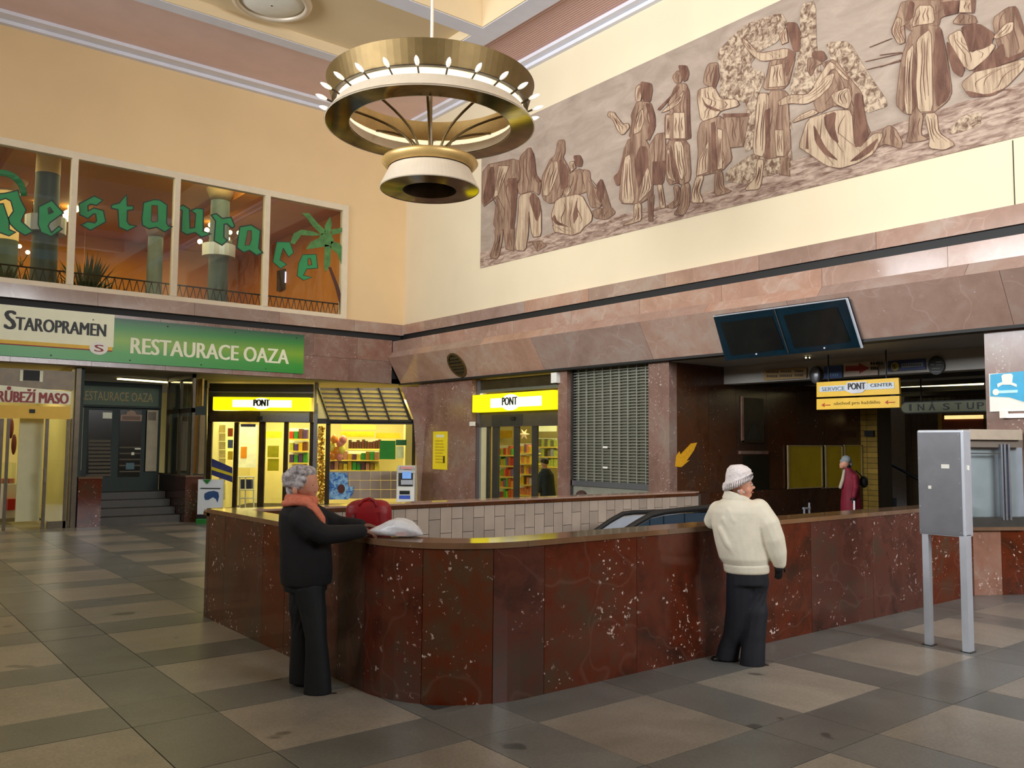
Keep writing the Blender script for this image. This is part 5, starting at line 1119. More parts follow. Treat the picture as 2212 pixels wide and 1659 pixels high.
part('text_bar', rX(1947, 784, 1994, 793, XK-.02, .004), plain('grey_text_bar', (120, 126, 130), .5), s4)
for k in range(9): part('letter_stroke', rX(1950+k*4.6, 786, 1952.6+k*4.6, 791, XK-.024, .004), plain('dark_text', (60, 66, 80), .5), s4)
s5 = thing('round_black_sign', aX(2022, 810, XK), 'round black sign with grey text lines at the right of the beam', 'sign')
part('disc', MB().prism([aX(2022+18*math.cos(t), 789+20.5*math.sin(t), XK-.02) for t in [2*PI*k/32 for k in range(32)]], (.02, 0, 0)), M_ink, s5)
for k, (a, b, y) in enumerate(((2010, 2018, 787), (2022, 2034, 781), (2022, 2034, 787), (2013, 2030, 795), (2012, 2032, 802))): part('text_line', rX(a, y, b, y+1.6, XK-.025, .004), plain('grey_ink', (110, 110, 100), .5), s5)
# yellow hanging sign
hs_ = thing('hanging_sign', aX(1853, 886, 12.2), 'yellow two-part hanging sign with a white text band and red arrows', 'sign')
XH = 12.2
M_hy = plain('hanging_sign_yellow', (240, 192, 50), .4, var=.06)
part('upper_panel', MB().prism([aX(x, y, XH) for x, y in ((1764, 826), (1941, 816), (1943, 851), (1764, 858))], (.05, 0, 0)), M_hy, hs_)
part('lower_panel', MB().prism([aX(x, y, XH) for x, y in ((1764, 862), (1943, 855), (1943, 880), (1764, 885))], (.05, 0, 0)), M_hy, hs_)
part('white_band', MB().prism([aX(x, y, XH-.008) for x, y in ((1770, 835), (1931, 825), (1932, 839), (1770, 847))], (.008, 0, 0)), plain('band_white', (205, 214, 220), .4, var=.03), hs_)
part('white_badge', MB().prism([aX(x, y, XH-.012) for x, y in ((1829, 826), (1872, 824), (1874, 838), (1862, 848), (1842, 850), (1829, 846))], (.008, 0, 0)), plain('badge_white', (214, 214, 222), .4), hs_)
def tX(s, px0, py0, px1, py1, X, mt, par, bold=.02):
    y0_ = aX(px0, py1, X).y; y1_ = aX(px1, py1, X).y; z0 = aX(px0, py1, X).z; z0b = aX(px1, py1-(px1-px0)*.03, X).z; z1 = aX(px0, py0, X).z
    return text('lettering', s, (X, y0_, z0), (0, -1, 0), (0, 0, 1), abs(y1_-y0_), z1-z0, mt, par, bold)
tX('SERVICE', 1775, 837, 1824, 845, XH-.015, plain('grey_lettering', (120, 130, 140), .5), hs_, .02)
tX('PONT', 1832, 828, 1869, 842, XH-.018, M_ink, hs_, .06)
tX('CENTER', 1880, 829, 1927, 836, XH-.015, M_dgrey, hs_, .03)
tX('obchod pro každého', 1801, 868, 1901, 877, XH-.01, plain('olive_ink', (132, 110, 20), .5), hs_, .0)
M_or = plain('arrow_orange_red', (186, 70, 20), .5)
for a, b, y in ((1774, 1793, 875), (1911, 1933, 869)):
    part('arrow_shaft', rX(a+3, y-.8, b, y+.8, XH-.012, .006), M_or, hs_)
    part('arrow_head', MB().prism([aX(a, y, XH-.012), aX(a+7, y-4.5, XH-.012), aX(a+5, y, XH-.012), aX(a+7, y+4.5, XH-.012)], (.006, 0, 0)), M_or, hs_)
for px in (1790, 1915): part('hanger', MB().tube([aX(px, 826, XH+.02), V(XH+.02, aX(px, 826, XH+.02).y, 3.17)], .012, 6), M_black, hs_)
sl = thing('spotlight', aX(1744, 774, 12.2), 'tiny glowing ceiling spot above the yellow hanging sign', 'lamp'); part('glass', MB().ell(aX(1744, 773, 12.2), .045, .045, .03), M_glow, sl); part('cap', MB().box(12.16, aX(1744, 773, 12.2).y-.04, 3.10, 12.24, aX(1744, 773, 12.2).y+.04, 3.17), M_steel, sl)
# side wall fittings
as_ = solo('floor_arrow_sticker', MB().prism([aY(x, y, YO-.01) for x, y in ((1461, 985), (1468, 975), (1470, 982), (1493, 958), (1506, 956), (1499, 973), (1483, 996), (1490, 994), (1472, 1009), (1459, 1008))], (0, .008, 0)), plain('arrow_yellow', (222, 160, 30), .45, var=.12, scale=20), 'yellow arrow sticker pointing down left on the dark marble', 'sticker')
pf = thing('wall_relief', aY(1628, 958, YO), 'dim framed dark picture in the marble passage wall', 'picture')
part('picture', rY(1607, 860, 1650, 952, YO-.02, .02), plain('dark_relief', (46, 38, 26), .4, var=.4, scale=6), pf)
part('frame_edge', rY(1603, 856, 1607, 956, YO-.03, .03), M_marL, pf); part('frame_edge', rY(1603, 952, 1650, 956, YO-.03, .03), M_bronze, pf)
part('figure', MB().prism([aY(x, y, YO-.03) for x, y in ((1611, 950), (1622, 925), (1628, 915), (1634, 920), (1640, 938), (1644, 950))], (0, .008, 0)), M_dgrey, pf)
nc = thing('wall_niche', aY(1638, 1060, YO), 'dark recessed panel below the framed picture', 'niche')
part('panel', rY(1606, 985, 1662, 1062, YO-.015, .02), plain('dark_panel', (28, 26, 16), .3, var=.3), nc); part('lintel', rY(1600, 974, 1660, 981, YO-.05, .05), M_marL, nc)
for k, (a, b, c_, d) in enumerate(((1703, 962, 1778, 1055), (1784, 962, 1822, 1054), (1825, 961, 1864, 1052))):
    t = thing('timetable_poster', aY((a+c_)/2, d, YO), ['wide yellow timetable nearest the framed picture', 'middle narrow yellow timetable behind the red coat', 'yellow timetable next to the yellow tiled column'][k], 'poster', None)
    part('sheet', rY(a+2, b+2, c_-2, d-2, YO-.045, .01), plain('timetable_yellow', (176, 152, 16), .5, var=.12, scale=3), t)
    for x0_, y0_2, x1_, y1_2 in ((a, b, a+2.5, d), (c_-2.5, b, c_, d), (a, b, c_, b+2), (a, d-2.5, c_, d)): part('frame', rY(x0_, y0_2, x1_, y1_2, YO-.055, .03), plain('pale_frame', (178, 160, 116), .5), t)
# ================================================================== POSTER PIER AND GLAZED CABINET ON THE RIGHT
bp = thing('blue_poster', aX(2180, 888, XB-.03), 'blue and white poster on the grey marble pier', 'poster')
part('white_sheet', rX(2137, 804, 2262, 888, XB-.03, .02), M_white, bp)
M_cy = plain('cyan_print', (10, 160, 205), .4, var=.12, scale=4)
part('blue_field', MB().prism([aX(x, y, XB-.036) for x, y in ((2139, 809), (2255, 797), (2255, 880), (2212, 868), (2180, 858), (2139, 856))], (.006, 0, 0)), M_cy, bp)
part('white_emblem', MB().prism([aX(x, y, XB-.042) for x, y in ((2163, 812), (2168, 808), (2184, 807), (2188, 811), (2186, 826), (2196, 830), (2196, 836), (2183, 831), (2165, 831), (2155, 837), (2154, 829), (2165, 825))], (.006, 0, 0)), M_white, bp)
part('white_bar', rX(2153, 843, 2198, 849, XB-.042, .006), plain('pale_cyan', (180, 226, 232), .4), bp)
part('badge', MB().prism([aX(2151+7*math.cos(t), 847+7*math.sin(t), XB-.044) for t in [2*PI*k/16 for k in range(16)]], (.006, 0, 0)), M_white, bp)
tl = thing('strip_lamp', aX(2190, 902, XB-.08), 'white strip lamp with a square socket under the blue poster', 'lamp')
part('socket', rX(2159, 887, 2173, 903, XB-.08, .08), M_white, tl); part('tube', rX(2173, 893, 2262, 902, XB-.07, .05), plain('lit_white_tube', (250, 250, 240), .4, emit=.5), tl)
kb = thing('display_cabinet', (10.9, 4.4, 0), 'glazed display cabinet on a marble base at the right edge', 'cabinet')
A0 = V(10.50, 4.66, 0); dr = V(.74, -.44, 0).normalized(); A1 = A0+dr*.93; nb = V(dr.y, -dr.x, 0)*-1
if nb.dot(A0) < 0: nb = -nb
def cpt(px, py, o=0.0):
    d = ray(px, py); n = V(dr.y, -dr.x, 0); p_ = A0-nb*o; t_ = (p_-CAM).dot(n)/d.dot(n); return CAM+d*t_
def cab(px0, px1, z0, z1, o, t_, mt, nm, lb=None):
    a = cpt(px0, 1100, o); b = cpt(px1, 1100, o)
    return part(nm, MB().prism([V(a.x, a.y, z0), V(b.x, b.y, z0), V(b.x, b.y, z1), V(a.x, a.y, z1)], nb*t_), mt, kb, lb)
zt = cpt(2150, 928).z; zr_ = cpt(2150, 950).z; zs = cpt(2112, 1118).z; zl = cpt(2112, 1138).z; xr = 2214
cab(2100, 2160, 0, zl-.04, 0, .1, M_marL, 'marble_base'); cab(2160.5, xr, 0, zl-.04, 0, .1, M_mar, 'marble_base')
cab(2098, xr, zl-.04, zl, .05, .15, M_cop, 'ledge')
cab(2098, xr, zl, zs, .02, .1, M_dgrey, 'lower_rail')
cab(2098, xr, zr_, zt, .06, .2, plain('tan_roof_sheet', (160, 146, 128), .4, .2), 'roof')
cab(2098, xr, zr_-.09, zr_, .0, .08, plain('brown_shade_rail', (96, 84, 72), .5), 'shadow_rail')
cab(2098, 2168, zs, zr_-.09, .0, .01, M_glass, 'pane'); cab(2186, xr, zs, zr_-.09, .0, .01, M_glass, 'pane')
cab(2098, xr, zs, zr_-.09, -.10, .02, plain('pale_blue_backing', (150, 152, 172), .5, var=.12, scale=3), 'backing')
for a in (2166, 2173, 2182): cab(a, a+4, zs-.03, zr_-.05, .03, .05, M_steel, 'mullion')
cab(2098, 2168, zr_-.17, zr_-.155, .02, .03, M_dgrey, 'shelf_rail')
ib = thing('information_box', (7.62, 3.55, 0), 'grey sheet-metal box on two slim legs at the right', 'box')
XI = 7.60
zt_ = aX(1990, 929, XI).z; zb_ = aX(2040, 1158, XI).z; y1_, y0_ = 3.755, 3.355
bevel(part('case', MB().box(XI, y0_, zb_, XI+.15, y1_, zt_), M_alu, ib), .015, 3)
bevel(part('front_sheet', MB().box(XI-.006, y0_+.022, zb_+.012, XI+.002, y1_-.008, zt_-.022), M_steelp, ib), .003)
part('leg', MB().box(XI+.01, y1_-.075, 0, XI+.07, y1_-.02, zb_+.02), M_alu, ib)
part('leg', MB().box(XI+.0, y0_, 0, XI+.10, y0_+.055, zb_+.02), M_alu, ib)
part('white_label', rX(2033, 1003, 2050, 1012, XI-.012, .006), M_white, ib)
part('lock', rX(2005, 1049, 2011, 1056, XI-.014, .008), M_white, ib)
for k in range(5):
    for y_ in (y0_+.035, y1_-.02): part('rivet', MB().ell((XI-.007, y_, zb_+.04+k*(zt_-zb_-.08)/4), .003, .004, .004, 6, 4), M_alu, ib)
part('side_lock', MB().box(XI+.05, y0_-.006, 1.53, XI+.09, y0_, 1.57), M_white, ib)
for x_, y_ in ((XI+.04, y1_-.048), (XI+.05, y0_+.028)): part('foot_plate', MB().box(x_-.05, y_-.045, 0, x_+.05, y_+.045, .006), M_dgrey, ib)
# ================================================================== PEOPLE
def remesh(name, mb, vox, mat, origin, smooth_it=4, deci=None):
    me = bpy.data.meshes.new('tmp'); me.from_pydata([tuple(q-V(origin)) for q in mb.v], [], mb.f)
    bm = bmesh.new(); bm.from_mesh(me); bmesh.ops.recalc_face_normals(bm, faces=bm.faces); bm.to_mesh(me); bm.free()
    ob = bpy.data.objects.new('tmp', me); COL.objects.link(ob)
    r = ob.modifiers.new('r', 'REMESH'); r.mode = 'VOXEL'; r.voxel_size = vox; r.use_smooth_shade = True
    s_ = ob.modifiers.new('s', 'SMOOTH'); s_.factor = .5; s_.iterations = smooth_it
    dg = bpy.context.evaluated_depsgraph_get(); dg.update(); ev = ob.evaluated_get(dg); m2 = bpy.data.meshes.new_from_object(ev, depsgraph=dg)
    bpy.data.objects.remove(ob); m2.name = name; m2.materials.clear(); m2.materials.append(mat)
    for p in m2.polygons: p.use_smooth = True
    return m2
def person_object(name, mb, vox, mat, origin, l, sm=4):
    me = remesh(name, mb, vox, mat, origin, sm); o = bpy.data.objects.new(name, me); COL.objects.link(o); o.location = origin; LOC[o.name] = V(origin)
    return tagit(o, l, 'person')
def cpart(name, mb, vox, mat, parent, l=None, sm=3):
    org = LOC[parent.name]; me = remesh(name, mb, vox, mat, org, sm); o = bpy.data.objects.new(name, me); COL.objects.link(o); o.parent = parent; LOC[o.name] = org
    return tagit(o, l)
class Fig:
    """figure traced in the photograph's pixels at a standing distance D (depth offsets in metres, + is away)"""
    def __init__(s, D): s.D = D; s.k = D/FPX
    def P(s, x, y, d=0): return aD(x, y, s.D)+FH*d
    def ring(s, x, y, d, rx, rd, n=18, tilt=0, yaw=0):
        c = s.P(x, y, d); a = rx*s.k; b = rd*s.k
        A = RH*math.cos(yaw)+FH*math.sin(yaw); B = FH*math.cos(yaw)-RH*math.sin(yaw)
        return [c+A*(a*math.cos(t))+B*(b*math.sin(t))+V(0, 0, 1)*(a*math.cos(t)*tilt) for t in [2*PI*q/n for q in range(n)]]
    def loft(s, mb, rows, n=18):
        mb.loft([s.ring(*r[:5], n=n, tilt=r[5] if len(r) > 5 else 0) for r in rows]); return mb
    def limb(s, mb, rows, seg=12):       # rows of (x, y, d, r_px)
        mb.tube([s.P(x, y, d) for x, y, d, r in rows], [r*s.k for x, y, d, r in rows], seg)
        for x, y, d, r in (rows[0], rows[-1]): mb.ell(s.P(x, y, d), r*s.k, r*s.k, r*s.k, 10, 7)
        for x, y, d, r in rows[1:-1]: mb.ell(s.P(x, y, d), r*s.k*.99, r*s.k*.99, r*s.k*.99, 10, 7)
        return mb
    def ball(s, mb, x, y, d, rx, ry, rd=None):
        A = Matrix((RH, FH, V(0, 0, 1))).transposed(); rd = rd or rx
        mb.ell(s.P(x, y, d), rx*s.k, rd*s.k, ry*s.k, 16, 12, A); return mb
def hand(mb, o, fd, side, up, L_=.17, curl=.5):
    """palm + four unequal bent fingers + thumb leaving the side; fd finger direction, side towards thumb, up back of hand"""
    fd = V(fd).normalized(); side = V(side).normalized(); up = V(up).normalized(); w_ = L_*.42
    A = Matrix((side, up, fd)).transposed(); mb.ell(V(o)+fd*L_*.25, w_*.55, L_*.11, L_*.30, 12, 8, A)
    for i, (f_, ln) in enumerate(((.38, .44), (.13, .50), (-.12, .46), (-.36, .36))):
        b = V(o)+fd*L_*.45+side*w_*f_; d1 = (fd-up*curl*.4).normalized(); d2 = (fd-up*curl*1.3).normalized(); d3 = (fd*.7-up*curl*2).normalized()
        p1 = b+d1*L_*ln*.45; p2 = p1+d2*L_*ln*.32; p3 = p2+d3*L_*ln*.24
        mb.tube([b-fd*L_*.1, b, p1, p2, p3], [L_*.052, L_*.054, L_*.05, L_*.045, L_*.036], 8); mb.ell(p3, L_*.036, L_*.036, L_*.036, 6, 5)
    b = V(o)+fd*L_*.08+side*w_*.42; p1 = b+(side*.8+fd*.7-up*.3).normalized()*L_*.24; p2 = p1+(fd*.9+side*.1-up*.5).normalized()*L_*.2
    mb.tube([b, p1, p2], [L_*.07, L_*.058, L_*.045], 8); mb.ell(p2, L_*.045, L_*.045, L_*.045, 6, 5)
    return mb
M_navy = plain('dark_navy_jacket', (13, 13, 17), .85, var=.3, scale=12, bmp=.15)
M_jean = plain('dark_jeans', (12, 18, 23), .7, var=.25, scale=10)
M_shoe = plain('black_shoe_leather', (10, 10, 10), .25)
M_scarf = plain('salmon_scarf', (206, 116, 88), .8, var=.15, scale=40, bmp=.3)
M_hairg = sgraf('grey_white_hair', (120, 112, 112), (206, 200, 200), (30, 30, 30), 1, (.35, .65))
M_lips = plain('lips', (160, 80, 72), .5); M_eyew = plain('eye_white', (226, 220, 212), .3, var=0); M_iris = plain('iris', (40, 34, 30), .2, var=0)
# ---- woman at the left, leaning her arm on the parapet
a_ = Fig(6.02); org = a_.P(665, 1495); org.z = 0
b = MB()
a_.ball(b, 655, 1040, .0, 31, 35, 34); a_.ball(b, 668, 1052, 0, 20, 24, 22); a_.ball(b, 672, 1068, 0, 12, 10, 12)      # skull, face, chin
a_.ball(b, 683, 1052, -.0, 6.5, 4.5, 4.5); a_.ball(b, 679, 1045, 0, 5, 7, 4); a_.ball(b, 678, 1063, 0, 6, 4, 7); a_.ball(b, 676, 1042, -.03, 7, 4, 8)
a_.ball(b, 670, 1056, -.055, 9, 9, 7)
a_.limb(b, [(652, 1068, 0, 16), (650, 1092, 0, 19)])
a_.loft(b, [(650, 1092, 0, 26, 24), (652, 1112, 0, 40, 44), (655, 1150, 0, 42, 44), (655, 1200, 0, 40, 42), (656, 1250, 0, 42, 42), (660, 1275, 0, 38, 38)])
a_.limb(b, [(655, 1265, .09, 22), (650, 1370, .09, 16), (654, 1470, .1, 11)]); a_.limb(b, [(672, 1265, -.09, 22), (690, 1370, -.09, 16), (698, 1478, -.1, 11)])
a_.limb(b, [(665, 1122, -.17, 17), (712, 1148, -.16, 13), (775, 1144, -.06, 10)]); a_.limb(b, [(665, 1122, .17, 17), (720, 1140, .16, 13), (770, 1140, .14, 9)])
P1 = person_object('person', b, .009, M_skin, org, 'grey-haired person in a dark jacket and pink scarf leaning on the parapet', 3)
hm = MB(); hand(hm, a_.P(778, 1145, -.05), a_.P(800, 1150, .0)-a_.P(778, 1145, -.05), FH, V(0, 0, 1), .17, .55)
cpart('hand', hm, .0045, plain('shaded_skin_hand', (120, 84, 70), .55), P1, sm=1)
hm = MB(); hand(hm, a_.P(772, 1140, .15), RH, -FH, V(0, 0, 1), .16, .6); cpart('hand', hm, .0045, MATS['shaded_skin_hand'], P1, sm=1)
ha = MB()
a_.ball(ha, 647, 1036, 0, 31.5, 33, 35); a_.ball(ha, 640, 1056, 0, 22, 22, 29); a_.ball(ha, 662, 1020, 0, 22, 15, 28); a_.ball(ha, 634, 1034, 0, 16, 20, 24)
rnd = random.Random(3)
for k in range(60): a_.ball(ha, 645+26*math.cos(k*2.4)*rnd.uniform(.5, 1), 1032+24*math.sin(k*2.4)*rnd.uniform(.5, 1), -.09+rnd.uniform(-.02, .02), 6, 6, 6)
hair = cpart('hair', ha, .007, M_hairg, P1, sm=1)
ea = MB(); a_.ball(ea, 645, 1058, -.108, 5.5, 8.5, 3.5); cpart('ear', ea, .005, M_skin, P1, sm=1)
ey = MB(); a_.ball(ey, 677, 1047, -.048, 3.2, 2.4, 3); part('eye', ey, M_eyew, P1, smooth=True); ey = MB(); a_.ball(ey, 679, 1047, -.055, 1.6, 2, 2); part('iris', ey, M_iris, P1, smooth=True)
ey = MB(); a_.ball(ey, 674, 1041, -.052, 6, 1.6, 3); part('eyebrow', ey, M_hairg, P1, smooth=True)
ey = MB(); a_.ball(ey, 680, 1062, -.025, 4.5, 1.8, 6); part('mouth', ey, M_lips, P1, smooth=True)
sc = MB(); a_.loft(sc, [(650, 1092, 0, 33, 36, -.1), (650, 1086, 0, 36, 38, -.15), (652, 1078, 0, 36, 36, -.2), (654, 1070, 0, 32, 33, -.2), (655, 1066, 0, 26, 28, -.2)], 24)
a_.limb(sc, [(672, 1082, -.10, 10), (690, 1100, -.12, 10), (704, 1118, -.14, 9), (708, 1134, -.16, 6)]); a_.limb(sc, [(622, 1086, -.08, 8), (650, 1082, -.13, 8), (676, 1086, -.11, 8)])
cpart('scarf', sc, .007, M_scarf, P1, 'pink knitted scarf', 1)
j = MB()
a_.loft(j, [(646, 1088, 0, 24, 28), (648, 1094, 0, 34, 40), (651, 1108, .0, 46, 56), (654, 1130, 0, 50, 60), (658, 1160, 0, 53, 60), (661, 1200, 0, 55, 60), (662, 1235, 0, 56, 60), (662, 1258, 0, 54, 58), (662, 1262, 0, 50, 54)], 24)
a_.limb(j, [(664, 1116, -.17, 27), (690, 1138, -.19, 24), (714, 1150, -.18, 22), (745, 1149, -.12, 19), (782, 1146, -.05, 15)])
a_.limb(j, [(664, 1116, .17, 26), (720, 1138, .17, 20), (770, 1140, .15, 15)])
cpart('jacket', j, .010, M_navy, P1, 'dark padded jacket', 2)
tr_ = MB()
a_.limb(tr_, [(652, 1262, .07, 34), (646, 1320, .08, 29), (646, 1372, .09, 25), (648, 1400, .09, 22)]); a_.limb(tr_, [(672, 1262, -.07, 34), (683, 1320, -.08, 28), (690, 1372, -.10, 23), (692, 1400, -.10, 21)])
a_.loft(tr_, [(646, 1372, .09, 25, 24), (647, 1410, .09, 27, 24), (650, 1445, .09, 32, 25), (653, 1483, .09, 36, 26)]); a_.loft(tr_, [(690, 1372, -.10, 23, 23), (692, 1410, -.10, 25, 22), (693, 1450, -.10, 28, 23), (693, 1489, -.10, 30, 24)])
a_.loft(tr_, [(658, 1245, 0, 50, 50), (660, 1275, 0, 46, 46)])
cpart('trousers', tr_, .010, M_jean, P1, 'flared dark jeans', 2)
for (x, y, d) in ((713, 1494, -.10), (668, 1480, .10)):
    s_ = MB(); a_.ball(s_, x-10, y-1, d, 20, 8.5, 13); a_.ball(s_, x+14, y+1, d, 20, 7, 13); c = a_.P(x, y+7, d)
    so = cpart('shoe', s_, .006, M_shoe, P1, sm=2)
# ---- woman in the cream jacket and white knitted hat
g_ = Fig(6.86); org = g_.P(1605, 1436); org.z = 0
b = MB()
g_.ball(b, 1597, 1036, 0, 25, 31, 28); g_.ball(b, 1605, 1052, 0, 20, 23, 22); g_.ball(b, 1612, 1068, 0, 12, 9, 12); g_.ball(b, 1626, 1053, -.01, 5.5, 4, 4.5); g_.ball(b, 1622, 1047, -.01, 4, 6, 4); g_.ball(b, 1620, 1063, -.01, 5, 3.5, 6); g_.ball(b, 1609, 1057, -.05, 9, 9, 9)
g_.limb(b, [(1598, 1062, 0, 14), (1596, 1082, 0, 17)])
g_.loft(b, [(1596, 1078, 0, 22, 20), (1600, 1100, 0, 44, 32), (1604, 1150, 0, 42, 34), (1612, 1200, 0, 40, 34), (1616, 1240, 0, 40, 34)])
g_.limb(b, [(1600, 1250, 0, 22), (1592, 1340, .02, 15), (1580, 1415, .05, 10)]); g_.limb(b, [(1630, 1250, 0, 22), (1626, 1340, -.03, 15), (1618, 1422, -.08, 10)])
g_.limb(b, [(1640, 1105, -.02, 15), (1664, 1165, -.05, 12), (1676, 1212, -.06, 9)]); g_.limb(b, [(1552, 1105, .05, 15), (1548, 1130, .2, 12), (1580, 1142, .35, 9)])
P2 = person_object('person', b, .009, M_skin, org, 'person in cream jacket and white knitted hat beside the parapet', 3)
h_ = MB(); g_.loft(h_, [(1593, 1047, 0, 26, 29, .42), (1593, 1043, 0, 28, 31, .42), (1594, 1036, 0, 28.5, 31, .38), (1595, 1028, 0, 27.5, 29, .30), (1595, 1020, 0, 27, 29, .22), (1592, 1010, 0, 21, 23, .15), (1590, 1004, 0, 12, 14, .1)], 24)
hat = cpart('hat', h_, .006, plain('white_knit', (226, 216, 214), .85, var=.08, scale=40, bmp=.5), P2, 'white knitted hat', 1)
hb = MB()
r0 = g_.ring(1593, 1047, 0, 29, 31, 40, .45); r1 = g_.ring(1594, 1033, 0, 29.5, 32, 40, .42)
for k in range(40): hb.tube([r0[k], (r0[k]+r1[k])/2+(r0[k]-g_.P(1593, 1047)).normalized()*.006, r1[k]], .0075, 6)
part('rib_band', hb, MATS['white_knit'], hat, smooth=True)
ey = MB(); g_.ball(ey, 1620, 1048, -.055, 2.6, 2, 2.6); part('eye', ey, M_eyew, P2, smooth=True); ey = MB(); g_.ball(ey, 1622, 1048, -.062, 1.4, 1.7, 1.8); part('iris', ey, M_iris, P2, smooth=True)
ey = MB(); g_.ball(ey, 1617, 1043, -.058, 5, 1.3, 2.5); part('eyebrow', ey, M_hairg, P2, smooth=True); ey = MB(); g_.ball(ey, 1622, 1063, -.03, 4, 1.6, 5); part('mouth', ey, M_lips, P2, smooth=True)
ea = MB(); g_.ball(ea, 1594, 1061, -.10, 4.5, 7, 3); cpart('ear', ea, .005, M_skin, P2, sm=1)
hh_ = MB(); g_.limb(hh_, [(1590, 1060, -.09, 4), (1600, 1062, -.085, 3)]); part('hair', hh_, M_hairg, P2, smooth=True)
M_cj = plain('cream_quilted_jacket', (220, 212, 192), .7, var=.06, scale=10, bmp=.25)
j = MB()
g_.loft(j, [(1590, 1074, 0, 22, 23), (1590, 1077, 0, 28, 28), (1592, 1082, 0, 37, 33), (1594, 1090, 0, 50, 40), (1594, 1104, 0, 57, 46), (1594, 1135, 0, 56, 48), (1600, 1175, 0, 54, 48), (1607, 1205, 0, 53, 48), (1610, 1216, 0, 48, 44), (1612, 1220, 0, 47, 43), (1613, 1232, 0, 46, 42), (1614, 1237, -.0, 43, 40)], 26)
g_.limb(j, [(1636, 1100, -.04, 24), (1652, 1130, -.09, 25), (1662, 1160, -.10, 24), (1671, 1190, -.09, 21), (1677, 1212, -.08, 15)])
g_.limb(j, [(1556, 1104, .05, 22), (1550, 1128, .16, 20), (1575, 1140, .30, 16)])
for (x0, y0, x1, y1, dd) in ((1556, 1118, 1612, 1200, -.128), (1550, 1140, 1596, 1212, -.118), (1590, 1104, 1622, 1196, -.128), (1566, 1100, 1604, 1150, -.14)): g_.limb(j, [(x0, y0, dd+.02, 7), ((x0*2+x1)/3-3, (y0*2+y1)/3+5, dd, 8), ((x0+x1*2)/3-2, (y0+y1*2)/3+4, dd, 8), (x1, y1, dd+.02, 7)])
cpart('jacket', j, .010, M_cj, P2, 'cream quilted jacket', 2)
hb = MB(); g_.loft(hb, [(1611, 1216, 0, 47, 43.5), (1612, 1220, 0, 49, 45), (1613, 1234, 0, 48, 44), (1613, 1237, 0, 45, 41)], 30); cpart('waistband', hb, .008, M_cj, P2, sm=1)
co = MB(); g_.loft(co, [(1592, 1084, 0, 32, 31, -.25), (1592, 1072, 0, 27, 29, -.30), (1591, 1066, 0, 25, 27, -.34)], 24); cpart('collar', co, .007, M_cj, P2, sm=1)
gl = MB(); hand(gl, g_.P(1676, 1218, -.08), g_.P(1677, 1250, -.06)-g_.P(1676, 1218, -.08), RH, -FH, .15, .7); g_.limb(gl, [(1676, 1212, -.08, 11), (1676, 1224, -.08, 10)])
cpart('glove', gl, .005, M_black, P2, 'black glove', 1)
gl = MB(); hand(gl, g_.P(1582, 1143, .36), RH, FH, V(0, 0, 1), .16, .4); cpart('glove', gl, .005, M_black, P2, sm=1)
M_ntr = plain('navy_striped_trousers', (14, 17, 27), .75, var=.3, scale=14)
tr_ = MB()
g_.loft(tr_, [(1614, 1230, 0, 44, 40), (1615, 1262, 0, 45, 40)])
g_.limb(tr_, [(1600, 1256, 0, 31), (1596, 1320, .01, 27), (1588, 1370, .03, 23), (1580, 1395, .05, 20)]); g_.limb(tr_, [(1630, 1256, 0, 32), (1630, 1320, -.02, 28), (1626, 1370, -.05, 24), (1621, 1398, -.07, 21)])
g_.loft(tr_, [(1588, 1370, .03, 23, 21), (1579, 1400, .05, 24, 21), (1573, 1428, .05, 25, 21)]); g_.loft(tr_, [(1626, 1370, -.05, 24, 22), (1621, 1404, -.07, 26, 22), (1619, 1432, -.08, 27, 22)])
cpart('trousers', tr_, .010, M_ntr, P2, 'navy trousers', 2)
for (x, y, d) in ((1628, 1434, -.08), (1572, 1427, .05)):
    s_ = MB(); g_.ball(s_, x-14, y-1, d, 20, 7.5, 13); g_.ball(s_, x+10, y, d, 20, 6, 13); cpart('shoe', s_, .006, M_shoe, P2, sm=2)
# ---- woman in the red coat by the yellow timetables
q_ = Fig(14.4); org = q_.P(1840, 1168); org.z = 0
b = MB()
q_.ball(b, 1826, 1000, 0, 9, 11, 10); q_.ball(b, 1820, 1004, 0, 6, 8, 7); q_.ball(b, 1814.5, 1004, 0, 2, 2, 2); q_.ball(b, 1817, 1009, 0, 3.5, 3, 4)
q_.limb(b, [(1828, 1010, 0, 5), (1832, 1020, 0, 7)]); q_.loft(b, [(1832, 1018, 0, 9, 9), (1838, 1035, 0, 15, 14), (1840, 1070, 0, 14, 14), (1840, 1100, 0, 13, 13)])
q_.limb(b, [(1833, 1100, .0, 8), (1832, 1135, 0, 6), (1834, 1172, 0, 4)]); q_.limb(b, [(1846, 1100, 0, 8), (1848, 1135, 0, 6), (1850, 1172, 0, 4)])
q_.limb(b, [(1838, 1034, -.12, 6), (1838, 1055, -.14, 5), (1835, 1076, -.14, 3.5)])
P3 = person_object('person', b, .012, M_skin, org, 'person in a long red coat and pale grey cap before the yellow timetables', 2)
c_ = MB(); q_.ball(c_, 1828, 993, 0, 10.5, 9.5, 11.5); q_.limb(c_, [(1818, 996, 0, 4), (1836, 1003, 0, 6)]); cpart('cap', c_, .012, plain('pale_grey_cap', (140, 146, 148), .8), P3, 'pale grey cap', 1)
c_ = MB(); q_.loft(c_, [(1832, 1006, .03, 5, 5), (1829, 1016, .02, 7, 8)]); q_.limb(c_, [(1824, 1001, -.03, 3.5), (1832, 1008, -.03, 5)]); cpart('hair', c_, .012, M_black, P3, sm=1)
M_rc = plain('dark_red_coat', (122, 14, 40), .7, var=.2, scale=8)
